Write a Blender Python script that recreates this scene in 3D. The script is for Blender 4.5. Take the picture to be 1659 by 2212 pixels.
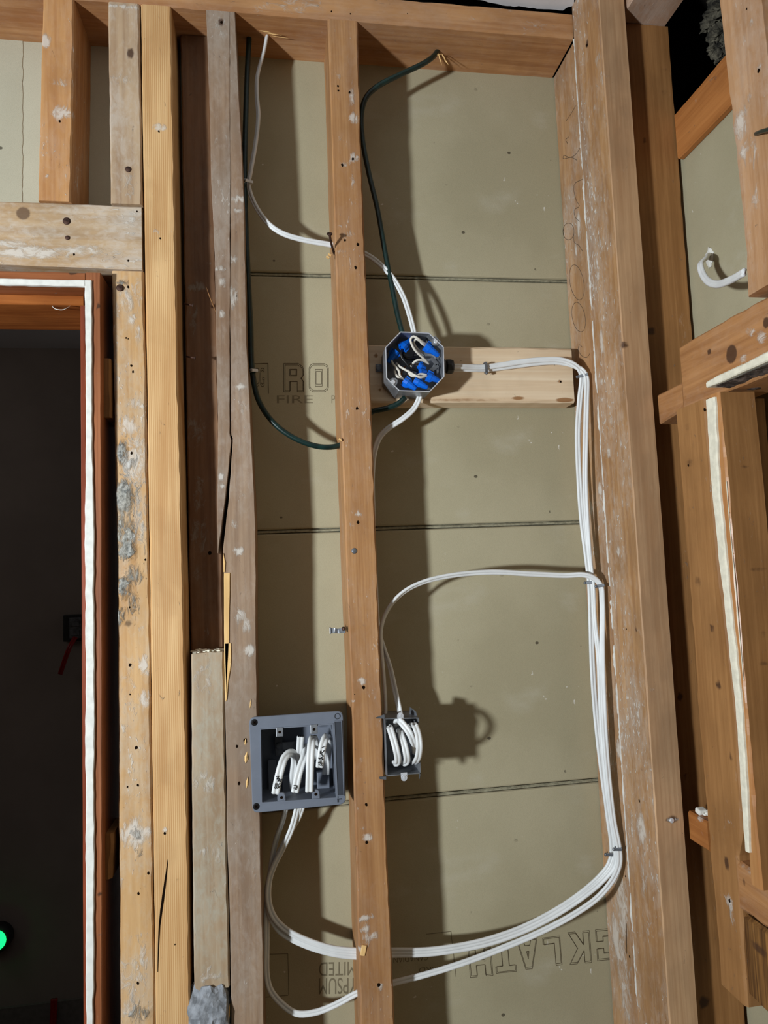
import bpy, bmesh, math, random
import numpy as np
from mathutils import Vector, Matrix, noise

# ------------------------------------------------------------------ camera, world, light, exposure
for o in list(bpy.data.objects):
    bpy.data.objects.remove(o, do_unlink=True)
SC = bpy.context.scene
COL = SC.collection
F_PX, W_PX, H_PX = 1500.0, 1659.0, 2212.0
YAW, PITCH, ROLL = 0.15102533, 0.08076944, -0.04011532
CAM = Vector((0.0, -1.0, 1.6))

def cam_axes():
    cy, sy, cp, sp = math.cos(YAW), math.sin(YAW), math.cos(PITCH), math.sin(PITCH)
    f = Vector((sy*cp, cy*cp, sp)); r = Vector((cy, -sy, 0)); u = r.cross(f)
    cr, sr = math.cos(ROLL), math.sin(ROLL)
    return r*cr + u*sr, u*cr - r*sr, f
AX_R, AX_U, AX_F = cam_axes()
cam_data = bpy.data.cameras.new('camera')
cam = bpy.data.objects.new('camera', cam_data); COL.objects.link(cam)
cam.matrix_world = Matrix(((AX_R.x, AX_U.x, -AX_F.x, CAM.x), (AX_R.y, AX_U.y, -AX_F.y, CAM.y), (AX_R.z, AX_U.z, -AX_F.z, CAM.z), (0, 0, 0, 1)))
cam_data.sensor_fit = 'VERTICAL'; cam_data.sensor_height = 36.0
cam_data.lens = F_PX / H_PX * 36.0
cam_data.clip_start = 0.02
SC.camera = cam

world = bpy.data.worlds.new('world'); SC.world = world; world.use_nodes = True
bg = world.node_tree.nodes['Background']
bg.inputs[0].default_value = (0.93, 0.97, 1.0, 1); bg.inputs[1].default_value = 0.016

lamp = bpy.data.lights.new('work_light', 'AREA'); lamp.shape = 'DISK'; lamp.size = 0.13
lamp.energy = 25.5; lamp.spread = math.radians(128); lamp.color = (0.86, 0.94, 1.0)
lo = bpy.data.objects.new('work_light', lamp); COL.objects.link(lo)
lo.location = (-1.4, -1.42, 1.47)
lo.rotation_euler = (Vector((0.2, 0.05, 1.74)) - lo.location).to_track_quat('-Z', 'Y').to_euler()

vs = SC.view_settings
vs.view_transform = 'Standard'; vs.look = 'None'; vs.exposure = 0.0; vs.gamma = 1.0; vs.use_curve_mapping = False

# ------------------------------------------------------------------ helpers
def ray(x, y):
    return AX_F*F_PX + AX_R*(x - W_PX/2) - AX_U*(y - H_PX/2)
def P(x, y, Y=0.0):              # point of the photograph on the plane Y (parallel to the boxed wall)
    d = ray(x, y); return CAM + d*((Y - CAM.y)/d.y)
def Q(x, y, X=0.54):             # the same on a plane X (parallel to the right-hand wall)
    d = ray(x, y); return CAM + d*((X - CAM.x)/d.x)

def tag(o, label=None, cat=None, group=None, kind=None):
    if label: o['label'] = label
    if cat: o['category'] = cat
    if group: o['group'] = group
    if kind: o['kind'] = kind
    return o
def empty(name, loc, label=None, cat=None, group=None, kind=None):
    o = bpy.data.objects.new(name, None); COL.objects.link(o); o.location = loc
    o.empty_display_size = 0.02
    return tag(o, label, cat, group, kind)
def put_parent(o, p):
    if p is not None:
        o.parent = p
        o.matrix_parent_inverse = Matrix.Translation(-Vector(p.location)) if p.type == 'EMPTY' or True else Matrix()
def mesh_obj(name, verts, faces, m, parent=None, smooth=False, attr=None, origin='base', recalc=True):
    """world-space verts; origin moved to the base of the mesh"""
    vs_ = [Vector(v) for v in verts]
    xs = [v.x for v in vs_]; ys = [v.y for v in vs_]; zs = [v.z for v in vs_]
    og = Vector(((min(xs)+max(xs))/2, (min(ys)+max(ys))/2, min(zs)))
    me = bpy.data.meshes.new(name)
    me.from_pydata([v - og for v in vs_], [], faces)
    if attr is not None:
        a = me.color_attributes.new('marks', 'FLOAT_COLOR', 'POINT')
        a.data.foreach_set('color', np.asarray(attr, dtype=np.float32).ravel())
    if recalc:
        b = bmesh.new(); b.from_mesh(me)
        bmesh.ops.recalc_face_normals(b, faces=b.faces); b.to_mesh(me); b.free()
    if smooth:
        me.polygons.foreach_set('use_smooth', [True]*len(me.polygons))
    me.materials.append(m)
    o = bpy.data.objects.new(name, me); COL.objects.link(o); o.location = og
    if parent is not None:
        o.parent = parent; o.location = og - world_loc(parent)
    return o
def world_loc(o):
    l = Vector(o.location)
    while o.parent is not None:
        o = o.parent; l += Vector(o.location)
    return l
class MB:
    """collects shapes into one mesh"""
    def __init__(s): s.v = []; s.f = []
    def add(s, v, f):
        n = len(s.v); s.v += [Vector(p) for p in v]; s.f += [[i+n for i in q] for q in f]; return s
    def box(s, c, d, rot=None, bev=0):
        c = Vector(c); hx, hy, hz = d[0]/2, d[1]/2, d[2]/2
        b = bmesh.new(); bmesh.ops.create_cube(b, size=1)
        for v in b.verts: v.co = Vector((v.co.x*d[0], v.co.y*d[1], v.co.z*d[2]))
        if bev > 0: bmesh.ops.bevel(b, geom=b.edges[:], offset=bev, segments=2, affect='EDGES', profile=0.5)
        if rot is not None:
            for v in b.verts: v.co = rot @ v.co
        b.verts.ensure_lookup_table()
        for i, v in enumerate(b.verts): v.index = i
        s.add([v.co + c for v in b.verts], [[v.index for v in f.verts] for f in b.faces]); b.free(); return s
    def frame(s, axis):
        a = Vector(axis).normalized()
        t = Vector((0, 0, 1)) if abs(a.z) < 0.9 else Vector((1, 0, 0))
        u = a.cross(t).normalized(); return a, u, a.cross(u)
    def lathe(s, base, axis, prof, n=16, sq=None):
        a, u, w = s.frame(axis); base = Vector(base); v = []; f = []
        for (h, r) in prof:
            for i in range(n):
                t = 2*math.pi*i/n; v.append(base + a*h + (u*math.cos(t) + w*math.sin(t))*r)
        for k in range(len(prof)-1):
            for i in range(n):
                j = (i+1) % n; f.append([k*n+i, k*n+j, (k+1)*n+j, (k+1)*n+i])
        f.append(list(range(n))[::-1]); f.append([(len(prof)-1)*n+i for i in range(n)])
        return s.add(v, f)
    def tube(s, pts, r, n=8, res=None):
        v, f = sweep(pts, [(r*math.cos(2*math.pi*i/n), r*math.sin(2*math.pi*i/n)) for i in range(n)], res or max(6, len(pts)*5))
        return s.add(v, f)
    def build(s, name, m, parent=None, smooth=False): return mesh_obj(name, s.v, s.f, m, parent, smooth)

def catmull(pts, n):
    pts = [Vector(p) for p in pts]
    if len(pts) == 2: return [pts[0].lerp(pts[1], i/n) for i in range(n+1)]
    ext = [pts[0]*2 - pts[1]] + pts + [pts[-1]*2 - pts[-2]]
    out = []
    L = [(pts[i+1]-pts[i]).length for i in range(len(pts)-1)]; tot = sum(L)
    for i in range(len(pts)-1):
        k = max(2, int(round(n*L[i]/tot)))
        p0, p1, p2, p3 = ext[i:i+4]
        # centripetal style tangents so that uneven spacing does not overshoot
        d0 = max((p1-p0).length, 1e-6)**.5; d1 = max((p2-p1).length, 1e-6)**.5; d2 = max((p3-p2).length, 1e-6)**.5
        m1 = ((p1-p0)/d0 - (p2-p0)/(d0+d1) + (p2-p1)/d1)*d1
        m2 = ((p2-p1)/d1 - (p3-p1)/(d1+d2) + (p3-p2)/d2)*d1
        for j in range(k):
            t = j/k; t2 = t*t; t3 = t2*t
            out.append(p1*(2*t3-3*t2+1) + m1*(t3-2*t2+t) + p2*(-2*t3+3*t2) + m2*(t3-t2))
    out.append(pts[-1]); return out
def sweep(pts, sec, res, hint=(0, -1, 0), twist=None):
    c = catmull(pts, res); n = len(c); m = len(sec); v = []; f = []
    hint = Vector(hint); b_prev = None
    for i, p in enumerate(c):
        t = (c[min(i+1, n-1)] - c[max(i-1, 0)]).normalized()
        nn = hint - t*hint.dot(t)
        if b_prev is not None and nn.length < 0.35: nn = b_prev - t*b_prev.dot(t)
        elif nn.length < 1e-4: nn = Vector((1, 0, 0)) - t*t.x
        nn.normalize(); b_prev = nn; w = t.cross(nn)
        a = 0 if twist is None else np.interp(i/(n-1), np.linspace(0, 1, len(twist)), twist)
        ca, sa = math.cos(a), math.sin(a)
        n2 = nn*ca + w*sa; w2 = w*ca - nn*sa
        v += [p + w2*x + n2*y for (x, y) in sec]
    for i in range(n-1):
        for j in range(m):
            k = (j+1) % m; f.append([i*m+j, i*m+k, (i+1)*m+k, (i+1)*m+j])
    f.append(list(range(m))[::-1]); f.append([(n-1)*m+j for j in range(m)])
    return v, f
def cable_section(w, t):
    r = t/2; c = w/2 - r; s = []
    for k in range(7): a = -math.pi/2 + math.pi*k/6; s.append((c + r*math.cos(a), r*math.sin(a)))
    s.append((c*0.35, r*0.80)); s.append((0, r*0.62)); s.append((-c*0.35, r*0.80))
    for k in range(7): a = math.pi/2 + math.pi*k/6; s.append((-c + r*math.cos(a), r*math.sin(a)))
    s.append((-c*0.35, -r*0.80)); s.append((0, -r*0.62)); s.append((c*0.35, -r*0.80))
    return s

# ------------------------------------------------------------------ materials
def lin(c):
    return tuple(((x/255)/12.92 if x/255 <= 0.04045 else ((x/255+0.055)/1.055)**2.4) for x in c[:3]) + (1,)
class NT:
    def __init__(s, name):
        s.m = bpy.data.materials.new(name); s.m.use_nodes = True; s.t = s.m.node_tree
        s.b = s.t.nodes['Principled BSDF']
    def n(s, typ, **k):
        o = s.t.nodes.new(typ)
        for a, v in k.items(): setattr(o, a, v)
        return o
    def l(s, a, b): s.t.links.new(a, b)
    def val(s, sock, v):
        if hasattr(v, 'is_linked') or isinstance(v, bpy.types.NodeSocket): s.l(v, sock)
        else: sock.default_value = v
    def math(s, op, a, b=0.0, clamp=False):
        o = s.n('ShaderNodeMath', operation=op, use_clamp=clamp); s.val(o.inputs[0], a); s.val(o.inputs[1], b); return o.outputs[0]
    def mix(s, f, a, b):
        o = s.n('ShaderNodeMix', data_type='RGBA'); s.val(o.inputs[0], f); s.val(o.inputs[6], a); s.val(o.inputs[7], b); return o.outputs[2]
    def coords(s, scale, seed):
        tc = s.n('ShaderNodeTexCoord'); mp = s.n('ShaderNodeMapping'); s.l(tc.outputs['Object'], mp.inputs[0])
        mp.inputs['Scale'].default_value = scale; mp.inputs['Location'].default_value = (seed*3.7, seed*1.9, seed*5.3); return mp.outputs[0]
    def noise(s, co, scale, detail=4, dist=0.0, rough=.55):
        o = s.n('ShaderNodeTexNoise'); s.l(co, o.inputs['Vector']); o.inputs['Scale'].default_value = scale
        o.inputs['Detail'].default_value = detail; o.inputs['Distortion'].default_value = dist; o.inputs['Roughness'].default_value = rough
        return o.outputs[0]
    def step(s, x, lo, hi):
        o = s.n('ShaderNodeMapRange', interpolation_type='SMOOTHSTEP'); s.val(o.inputs[0], x)
        o.inputs[1].default_value = lo; o.inputs[2].default_value = hi; return o.outputs[0]
    def bump(s, h, dist, strength=1.0):
        o = s.n('ShaderNodeBump'); s.l(h, o.inputs['Height']); o.inputs['Distance'].default_value = dist; o.inputs['Strength'].default_value = strength
        s.l(o.outputs[0], s.b.inputs['Normal'])

GRAIN_AXIS = {'x': 0, 'y': 1, 'z': 2}
_wood_seed = [0]
def wood(name, c_light, c_dark, axis='z', lines=0.0, line_freq=260.0, wash=0.0, wash_col=(214, 206, 196), flecks=0.15, weather=0.0,
         weather_col=(150, 140, 128), rough=0.62, patch_col=(214, 207, 197), knot_col=(72, 46, 30), contrast=1.25, gain=1.0):
    _wood_seed[0] += 1; sd = _wood_seed[0]
    k = NT(name); ax = GRAIN_AXIS[axis]
    def sc(a, b):
        v = [a, a, a]; v[ax] = b; return v
    g = lambda c: tuple(min(1.0, x*gain) for x in lin(c)[:3]) + (1,)
    fine = k.noise(k.coords(sc(150, 5), sd), 1.0, 5, 0.6)
    broad = k.noise(k.coords(sc(22, 2.2), sd+.37), 1.0, 4, 0.8)
    blot = k.noise(k.coords(sc(14, 8), sd+.71), 1.0, 5, 0.3)
    gr = k.math('ADD', k.math('MULTIPLY', fine, 0.55), k.math('MULTIPLY', broad, 0.6))
    gf = k.step(gr, 0.56 - 0.26/contrast, 0.56 + 0.26/contrast)
    col = k.mix(gf, g(c_dark), g(c_light))
    col = k.mix(k.math('MULTIPLY', k.step(blot, .42, .72), .38), col, g(tuple(x*.82 for x in c_dark)))
    if lines > 0:
        co = k.coords((1, 1, 1), 0); sep = k.n('ShaderNodeSeparateXYZ'); k.l(co, sep.inputs[0])
        lat = sep.outputs[0 if ax != 0 else 2]
        wob = k.math('MULTIPLY', k.noise(k.coords(sc(9, .9), sd+.2), 1.0, 3, 0.0), 9.0)
        sn = k.math('SINE', k.math('ADD', k.math('MULTIPLY', lat, line_freq*6.2832), k.math('MULTIPLY', wob, 2.2)))
        lm = k.math('MULTIPLY', k.step(sn, 0.0, 1.0), k.math('ADD', 0.45, k.math('MULTIPLY', broad, 0.9)))
        col = k.mix(k.math('MULTIPLY', lm, lines, True), col, g(c_dark))
    if weather > 0:
        col = k.mix(k.math('MULTIPLY', k.step(blot, 0.38, 0.66), weather), col, g(weather_col))
    att = k.n('ShaderNodeAttribute', attribute_name='marks'); sp = k.n('ShaderNodeSeparateColor'); k.l(att.outputs['Color'], sp.inputs[0])
    patchy = k.noise(k.coords(sc(120, 60), sd+.5), 1.0, 6, 0.5, .65)
    patchy2 = k.noise(k.coords(sc(95, 45), sd+.6), 1.0, 8, 1.2, .7)
    # knots and dark stains
    km = k.step(k.math('ADD', sp.outputs[1], k.math('MULTIPLY', k.math('SUBTRACT', patchy, .5), .5)), 0.3, 0.75)
    col = k.mix(k.math('MULTIPLY', km, 0.92), col, g(knot_col))
    # grey cement / mould
    cm = k.step(k.math('ADD', sp.outputs[2], k.math('MULTIPLY', k.math('SUBTRACT', patchy2, .5), 2.4)), 0.34, 0.8)
    cemcol = k.mix(k.step(k.noise(k.coords((1, 1, 1), sd), 260, 4), .35, .65), lin((96, 98, 96)), lin((168, 166, 158)))
    col = k.mix(cm, col, cemcol)
    # plaster
    big = k.noise(k.coords(sc(16, 7), sd+.9), 1.0, 3)
    fl = k.noise(k.coords(sc(240, 90), sd+.13), 1.0, 3, 0.8)
    flm = k.math('MULTIPLY', k.step(k.math('ADD', k.math('MULTIPLY', fl, .62), k.math('MULTIPLY', big, .38)), 0.64 - 0.12*flecks, 0.70 - 0.12*flecks), min(1, flecks*2.2) if flecks > 0 else 0)
    wsm = k.math('MULTIPLY', k.step(k.math('ADD', k.math('MULTIPLY', patchy, .5), k.math('MULTIPLY', big, .6)), 0.45, 0.72), wash)
    pm = k.step(k.math('ADD', k.math('MULTIPLY', sp.outputs[0], 1.15), k.math('MULTIPLY', k.math('SUBTRACT', patchy2, .5), 2.4)), 0.40, 1.0)
    col = k.mix(k.math('MULTIPLY', wsm, k.math('SUBTRACT', 1.0, k.math('MULTIPLY', km, .8))), col, lin(wash_col))
    tot = k.math('MAXIMUM', k.math('MULTIPLY', pm, 0.9), flm)
    col = k.mix(k.math('MULTIPLY', tot, .78), col, lin(patch_col))
    k.l(col, k.b.inputs['Base Color']); k.b.inputs['Roughness'].default_value = rough
    k.b.inputs['Specular IOR Level'].default_value = 0.3
    h = k.math('ADD', k.math('MULTIPLY', gr, 0.5), k.math('ADD', k.math('MULTIPLY', tot, 0.6), k.math('MULTIPLY', cm, k.math('MULTIPLY', patchy, 3.0))))
    k.bump(h, 0.0012, 0.8)
    return k.m
def plain(name, c, rough=0.5, metal=0.0, spec=0.4, var=0.08, scale=60, bump=0.0, emit=0.0, gain=1.0, coat=0.0):
    k = NT(name); nz = k.noise(k.coords((1, 1, 1), len(name)), scale, 4)
    a = lin(c); lo_ = tuple(max(0, x*gain*(1-var*2)) for x in a[:3]) + (1,); hi_ = tuple(min(1, x*gain*(1+var)) for x in a[:3]) + (1,)
    col = k.mix(k.step(nz, .3, .7), lo_, hi_); k.l(col, k.b.inputs['Base Color'])
    k.b.inputs['Roughness'].default_value = rough; k.b.inputs['Metallic'].default_value = metal; k.b.inputs['Specular IOR Level'].default_value = spec
    if bump > 0: k.bump(nz, bump)
    if emit > 0:
        k.l(col, k.b.inputs['Emission Color']); k.b.inputs['Emission Strength'].default_value = emit
    k.b.inputs['Coat Weight'].default_value = coat
    return k.m
def gypsum_mat(name, c=(170, 160, 131), gain=1.0):
    k = NT(name)
    a = k.noise(k.coords((1, 1, 1), 1.3), 5, 5); b = k.noise(k.coords((1, 1, 1), 4.1), 900, 2)
    g = lambda c: tuple(x*gain for x in lin(c)[:3]) + (1,)
    col = k.mix(k.step(a, .3, .7), g(tuple(x-7 for x in c)), g(tuple(x+5 for x in c)))
    col = k.mix(k.math('MULTIPLY', k.step(b, .4, .75), .12), col, g((120, 110, 88)))
    # plaster dust clouds and flecks, dark specks
    cl = k.math('MULTIPLY', k.step(k.noise(k.coords((1, 1, 1.6), 7.7), 9, 6), .56, .82), .32)
    col = k.mix(cl, col, g((205, 200, 186)))
    fl = k.math('MULTIPLY', k.step(k.noise(k.coords((1, 1, .8), 2.9), 110, 3), .715, .76), k.step(k.noise(k.coords((1, 1, 1), 6.2), 7, 3), .48, .62))
    col = k.mix(k.math('MULTIPLY', fl, .8), col, lin((226, 222, 212)))
    vor = k.n('ShaderNodeTexVoronoi'); k.l(k.coords((1, 1, 1.25), 9.0), vor.inputs['Vector']); vor.inputs['Scale'].default_value = 24
    sp = k.math('MULTIPLY', k.step(k.math('SUBTRACT', 0.085, vor.outputs['Distance']), 0.0, 0.02), k.step(k.noise(k.coords((1, 1, 1), 3.3), 18, 2), .55, .6))
    col = k.mix(k.math('MULTIPLY', sp, .8), col, lin((58, 50, 38)))
    k.l(col, k.b.inputs['Base Color']); k.b.inputs['Roughness'].default_value = .75; k.b.inputs['Specular IOR Level'].default_value = .25
    k.bump(b, .0002); return k.m

M = {}
M['gypsum'] = gypsum_mat('gypsum_paper', (172, 162, 133), 1.0)
M['gypsum_pale'] = gypsum_mat('gypsum_paper_pale', (188, 182, 160), 1.0)
M['joint'] = plain('joint_plaster', (150, 144, 120), .9, var=.15, scale=200)
M['plaster'] = plain('white_plaster', (226, 223, 214), .85, var=.05, scale=90, bump=.0003)
M['plaster_cream'] = plain('cream_plaster', (230, 222, 200), .85, var=.06, scale=110, bump=.0004)
M['drywall_paint'] = plain('white_painted_drywall', (225, 225, 226), .7, var=.03, scale=30)
M['cement'] = plain('grey_mortar', (140, 142, 146), .9, var=.22, scale=90, bump=.002)
M['dark_rough'] = plain('dark_crumbled_plaster', (84, 70, 62), .9, var=.4, scale=140, bump=.003)
M['cable_white'] = plain('white_cable_jacket', (226, 226, 224), .42, spec=.45, var=.03, scale=40)
M['cable_green'] = plain('dark_green_cable_jacket', (18, 44, 40), .33, spec=.5, var=.2, scale=90)
M['wire_white'] = plain('cream_wire', (214, 206, 192), .45, var=.04)
M['wire_black'] = plain('black_wire', (22, 22, 24), .4, var=.1)
M['wire_bare'] = plain('bare_copper', (150, 98, 60), .35, metal=1)
M['blue'] = plain('blue_plastic', (0, 100, 212), .38, spec=.5, var=.08)
M['galv'] = plain('galvanised_steel', (150, 152, 156), .38, metal=.55, var=.18, scale=45)
M['galv_dark'] = plain('dull_steel', (112, 114, 118), .45, metal=.5, var=.2, scale=60)
M['steel'] = plain('bright_screw_steel', (225, 225, 228), .28, metal=.35)
M['pvc'] = plain('grey_pvc', (112, 117, 128), .5, spec=.4, var=.03, scale=50)
M['pvc_dark'] = plain('dark_grey_pvc', (60, 63, 70), .5, var=.05)
M['black_plastic'] = plain('black_plastic', (40, 40, 42), .5, var=.1)
M['screw_black'] = plain('black_screw', (34, 32, 32), .45, metal=.6)
M['rust'] = plain('rusty_nail_steel', (78, 54, 44), .6, metal=.5, var=.3, scale=300)
M['hole'] = plain('dark_nail_hole', (26, 17, 11), 1.0, spec=.0)
M['ink'] = plain('printed_ink', (84, 72, 50), .8, var=.2, scale=300)
M['pencil'] = plain('pencil_mark', (92, 76, 60), .7)
M['marker'] = plain('black_marker', (18, 18, 18), .7)
M['red'] = plain('red_cable_jacket', (150, 22, 22), .4)
M['far_wall'] = plain('grey_brown_wall_paint', (150, 138, 131), .8, var=.05, scale=4)
M['far_ceiling'] = plain('far_ceiling_paint', (200, 200, 204), .8, var=.03, scale=4)
M['dark_board'] = plain('dark_attic_board', (40, 34, 30), .9, var=.2)
M['insulation'] = plain('grey_insulation', (92, 86, 72), .95, var=.45, scale=60, bump=.004)
M['floor'] = wood('floor_boards', (104, 80, 58), (76, 56, 38), axis='y', rough=.7)
M['green_led'] = plain('green_indicator', (20, 255, 110), .4, emit=2.2, var=.01)

# ------------------------------------------------------------------ boards
ORI = {'w1v': lambda a, d, s: Vector((a, d, s)), 'w1h': lambda a, d, s: Vector((s, d, a)),
       'w2v': lambda a, d, s: Vector((d, a, s)), 'w2h': lambda a, d, s: Vector((d, s, a))}
def pl(pts):
    pts = sorted(pts); xs = [p[0] for p in pts]; ys = [p[1] for p in pts]
    return lambda s: float(np.interp(s, xs, ys))
def board(name, ori, e0, e1, s0, s1, d0, d1, m, parent=None, blobs=(), step=0.006, nf=9, ns=3, bev=0.0022, wob=0.0007, lump=None, seed=0, end0=None, end1=None):
    """a length of lumber lofted along s; e0/e1 give its two long edges, d0 the face in view, d1 the far side.
    blobs: (world point, radius across, radius along, channel, strength)"""
    f0 = pl(e0) if isinstance(e0, (list, tuple)) else (lambda s, c=e0: c)
    f1 = pl(e1) if isinstance(e1, (list, tuple)) else (lambda s, c=e1: c)
    n = max(2, int((s1 - s0)/step)); sg = 1 if d1 > d0 else -1
    V = []; A = []; fr = []
    mp = ORI[ori]
    sdv = Vector((seed*7.13+.5, seed*3.1, seed*1.7))
    for i in range(n+1):
        s = s0 + (s1-s0)*i/n
        a, b = f0(s), f1(s)
        wa = noise.noise(Vector((s*9, 0, 0)) + sdv)*wob + noise.noise(Vector((s*60, 3, 0)) + sdv)*wob*.5
        wb = noise.noise(Vector((s*9, 7, 0)) + sdv)*wob + noise.noise(Vector((s*60, 9, 0)) + sdv)*wob*.5
        a += wa; b += wb
        bb = min(bev, abs(b-a)*.3)
        be = bb*(1 + .6*noise.noise(Vector((s*40, 1, 5)) + sdv)); bf = bb*(1 + .6*noise.noise(Vector((s*40, 5, 1)) + sdv))
        if i in (0, n): be *= 1.0
        ring = []
        ring.append((a, d0 + sg*be))
        for j in range(nf+1):
            t = j/nf; ring.append((a + be + (b - a - be - bf)*t, d0))
        ring.append((b, d0 + sg*bf))
        for j in range(1, ns+1): ring.append((b, d0 + sg*bf + (d1 - d0 - sg*bf)*j/ns))
        for j in range(0, ns): ring.append((a, d1 + (d0 + sg*be - d1)*j/ns))
        for r_ in ring:
            aa, dd, ss = r_[0], r_[1], s
            if i == 0 and end0: ss = s + end0(aa, dd)
            if i == n and end1: ss = s + end1(aa, dd)
            V.append(mp(aa, dd, ss))
    m_ = len(V)//(n+1)
    A = np.zeros((len(V), 4), dtype=np.float32); A[:, 3] = 1
    if blobs:
        arr = np.array([tuple(v) for v in V])
        lat_i = {'w1v': 0, 'w1h': 2, 'w2v': 1, 'w2h': 2}[ori]; s_i = {'w1v': 2, 'w1h': 0, 'w2v': 2, 'w2h': 1}[ori]; d_i = 3 - lat_i - s_i
        for (c, ra, rs, ch, st) in blobs:
            if ori.endswith('h'): ra, rs = rs, ra
            dd = np.sqrt(((arr[:, lat_i]-c[lat_i])/ra)**2 + ((arr[:, s_i]-c[s_i])/rs)**2 + ((arr[:, d_i]-c[d_i])/max(ra, .012))**2)
            val = st*np.clip((1.25 - dd)/0.85, 0, 1)
            A[:, ch] = np.maximum(A[:, ch], val)
    if lump:      # raised crust where channel 2 is strong
        for i_, v in enumerate(V):
            q = A[i_, 2]
            if q > .3:
                h = (q-.3)*lump*(0.4 + 1.2*abs(noise.noise(v*180)) + .8*abs(noise.noise(v*420)))
                k_ = mp(0, -sg, 0)
                V[i_] = v + k_*h
    Fc = []
    for i in range(n):
        for j in range(m_):
            k = (j+1) % m_; Fc.append([i*m_+j, i*m_+k, (i+1)*m_+k, (i+1)*m_+j])
    Fc.append(list(range(m_))[::-1]); Fc.append([n*m_+j for j in range(m_)])
    o = mesh_obj(name, V, Fc, m, parent, attr=A)
    return o
def edges_v1(rows, Y=0.0):       # rows (y, x_left, x_right) in the photograph -> two edges of a board standing in the plane Y
    a = [P(xl, y, Y) for (y, xl, xr) in rows]; b = [P(xr, y, Y) for (y, xl, xr) in rows]
    return [(p.z, p.x) for p in a], [(p.z, p.x) for p in b]
def edges_w2(rows, X):           # the same for a board standing in a plane X; lateral axis is Y (far edge, near edge)
    a = [Q(xl, y, X) for (y, xl, xr) in rows]; b = [Q(xr, y, X) for (y, xl, xr) in rows]
    return [(p.z, p.y) for p in a], [(p.z, p.y) for p in b]
def bl(items, Y=0.0, X=None):    # blobs given in photograph pixels: (x, y, rx_px, ry_px, channel, strength)
    out = []
    for (x, y, rx, ry, ch, st) in items:
        c = P(x, y, Y) if X is None else Q(x, y, X)
        sc_ = (c - CAM).length/F_PX
        out.append((c, rx*sc_, ry*sc_, ch, st))
    return out
def holes(parent, pts, Y=0.0, r=0.00115, X=None):
    """old nail holes and pits, too small to pick apart: one part of the board"""
    b = MB(); nrm = Vector((0, -1, 0)) if X is None else Vector((-1, 0, 0))
    rng = random.Random(len(pts)*31+int(pts[0][0]))
    for q in pts:
        c = P(q[0], q[1], Y) if X is None else Q(q[0], q[1], X)
        rr = (q[2] if len(q) > 2 else 1.0)*r
        v = [c + nrm*0.0003]; f = []
        for i in range(9):
            t = 2*math.pi*i/9; w = rr*(1 + .25*rng.uniform(-1, 1))
            off = Vector((math.cos(t)*w, 0, math.sin(t)*w*1.25)) if X is None else Vector((0, math.cos(t)*w, math.sin(t)*w*1.25))
            v.append(c + off + nrm*0.0003); v_ = 1
        f = [[0, 1+i, 1+(i+1) % 9] for i in range(9)]
        b.add(v, f)
    o = b.build('nail_holes', M['hole'], parent); o['kind'] = 'stuff'; return o
def nail(parent, x, y, Y=0.0, r=0.0034, m='rust', X=None):
    c = P(x, y, Y) if X is None else Q(x, y, X); n_ = Vector((0, -1, 0)) if X is None else Vector((-1, 0, 0))
    return MB().lathe(c - n_*0.004, n_, [(0, r*.4), (.0035, r*.4), (.0037, r), (.0050, r), (.0054, r*.75)], 12).build('nail', M[m], parent, True)
def PZ(x, y, Z):
    d = ray(x, y); return CAM + d*((Z - CAM.z)/d.z)
def box_obj(name, x0, x1, y0, y1, z0, z1, m, parent=None, bev=0, kind=None):
    o = MB().box(((x0+x1)/2, (y0+y1)/2, (z0+z1)/2), (x1-x0, y1-y0, z1-z0), None, bev).build(name, m, parent)
    if kind: o['kind'] = kind
    return o
YB = 0.092          # face of the gypsum lath behind the boxed wall
ZP = 2.445          # underside of the top plate
XC = 0.496          # left face of the corner posts
X2 = 0.6305          # face of the gypsum behind the right-hand wall

# ------------------------------------------------------------------ the setting
floor = box_obj('floor', -2.0, 1.6, -2.2, 1.75, -0.03, 0.0, M['floor'], kind='structure')
wb = MB()
wb.box((0.16, .1125, 1.225), (0.77, .018, 2.45)); wb.box((-.61, .1125, 2.25), (.77, .018, .40))
wb.box((-1.5, .1125, 1.225), (1.0, .018, 2.45))
wall_back = wb.build('wall_back', M['joint'], None); wall_back['kind'] = 'structure'
zj = [P(840, 597.7, YB).z, P(840, 1141, YB).z, P(840, 1727, YB).z]
dz = (zj[0]-zj[2])/2
rowsz = [2.452, zj[0], zj[1], zj[2], zj[2]-dz, zj[2]-2*dz, 0.0]
def panel(x0, x1, z0, z1, m, ragged=0):
    # a lath panel with rounded paper edges
    b = MB(); t = 0.0095; r = .003; g = .0032
    z0 += g; z1 -= g
    prof = [(YB+t, z0+.0005), (YB+r, z0), (YB+.0008, z0+.0012), (YB, z0+r), (YB, z1-r), (YB+.0008, z1-.0012), (YB+r, z1), (YB+t, z1-.0005)]
    if ragged:
        # torn paper edge on the right-hand end
        nn = 60; v = []; f = []
        def xe(z): return x1 + .0022*noise.noise(Vector((z*55, 2, 1))) + .0015*noise.noise(Vector((z*210, 5, 1)))
        zs = np.linspace(z0, z1, nn)
        for z in zs: v += [(x0, YB-.0009, z), (xe(z), YB-.0009, z), (xe(z)+.0004, YB+.0006, z)]
        for i in range(nn-1):
            f += [[i*3, i*3+1, (i+1)*3+1, (i+1)*3], [i*3+1, i*3+2, (i+1)*3+2, (i+1)*3+1]]
        b.add(v, f)
    else:
        v = [(x0, y, z) for (y, z) in prof] + [(x1, y, z) for (y, z) in prof]; n = len(prof)
        f = [[i, (i+1) % n, n+(i+1) % n, n+i] for i in range(n)] + [list(range(n))[::-1], [n+i for i in range(n)]]
        b.add(v, f)
    return b.build('gypsum_panel', m, wall_back)
pans = []
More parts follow.
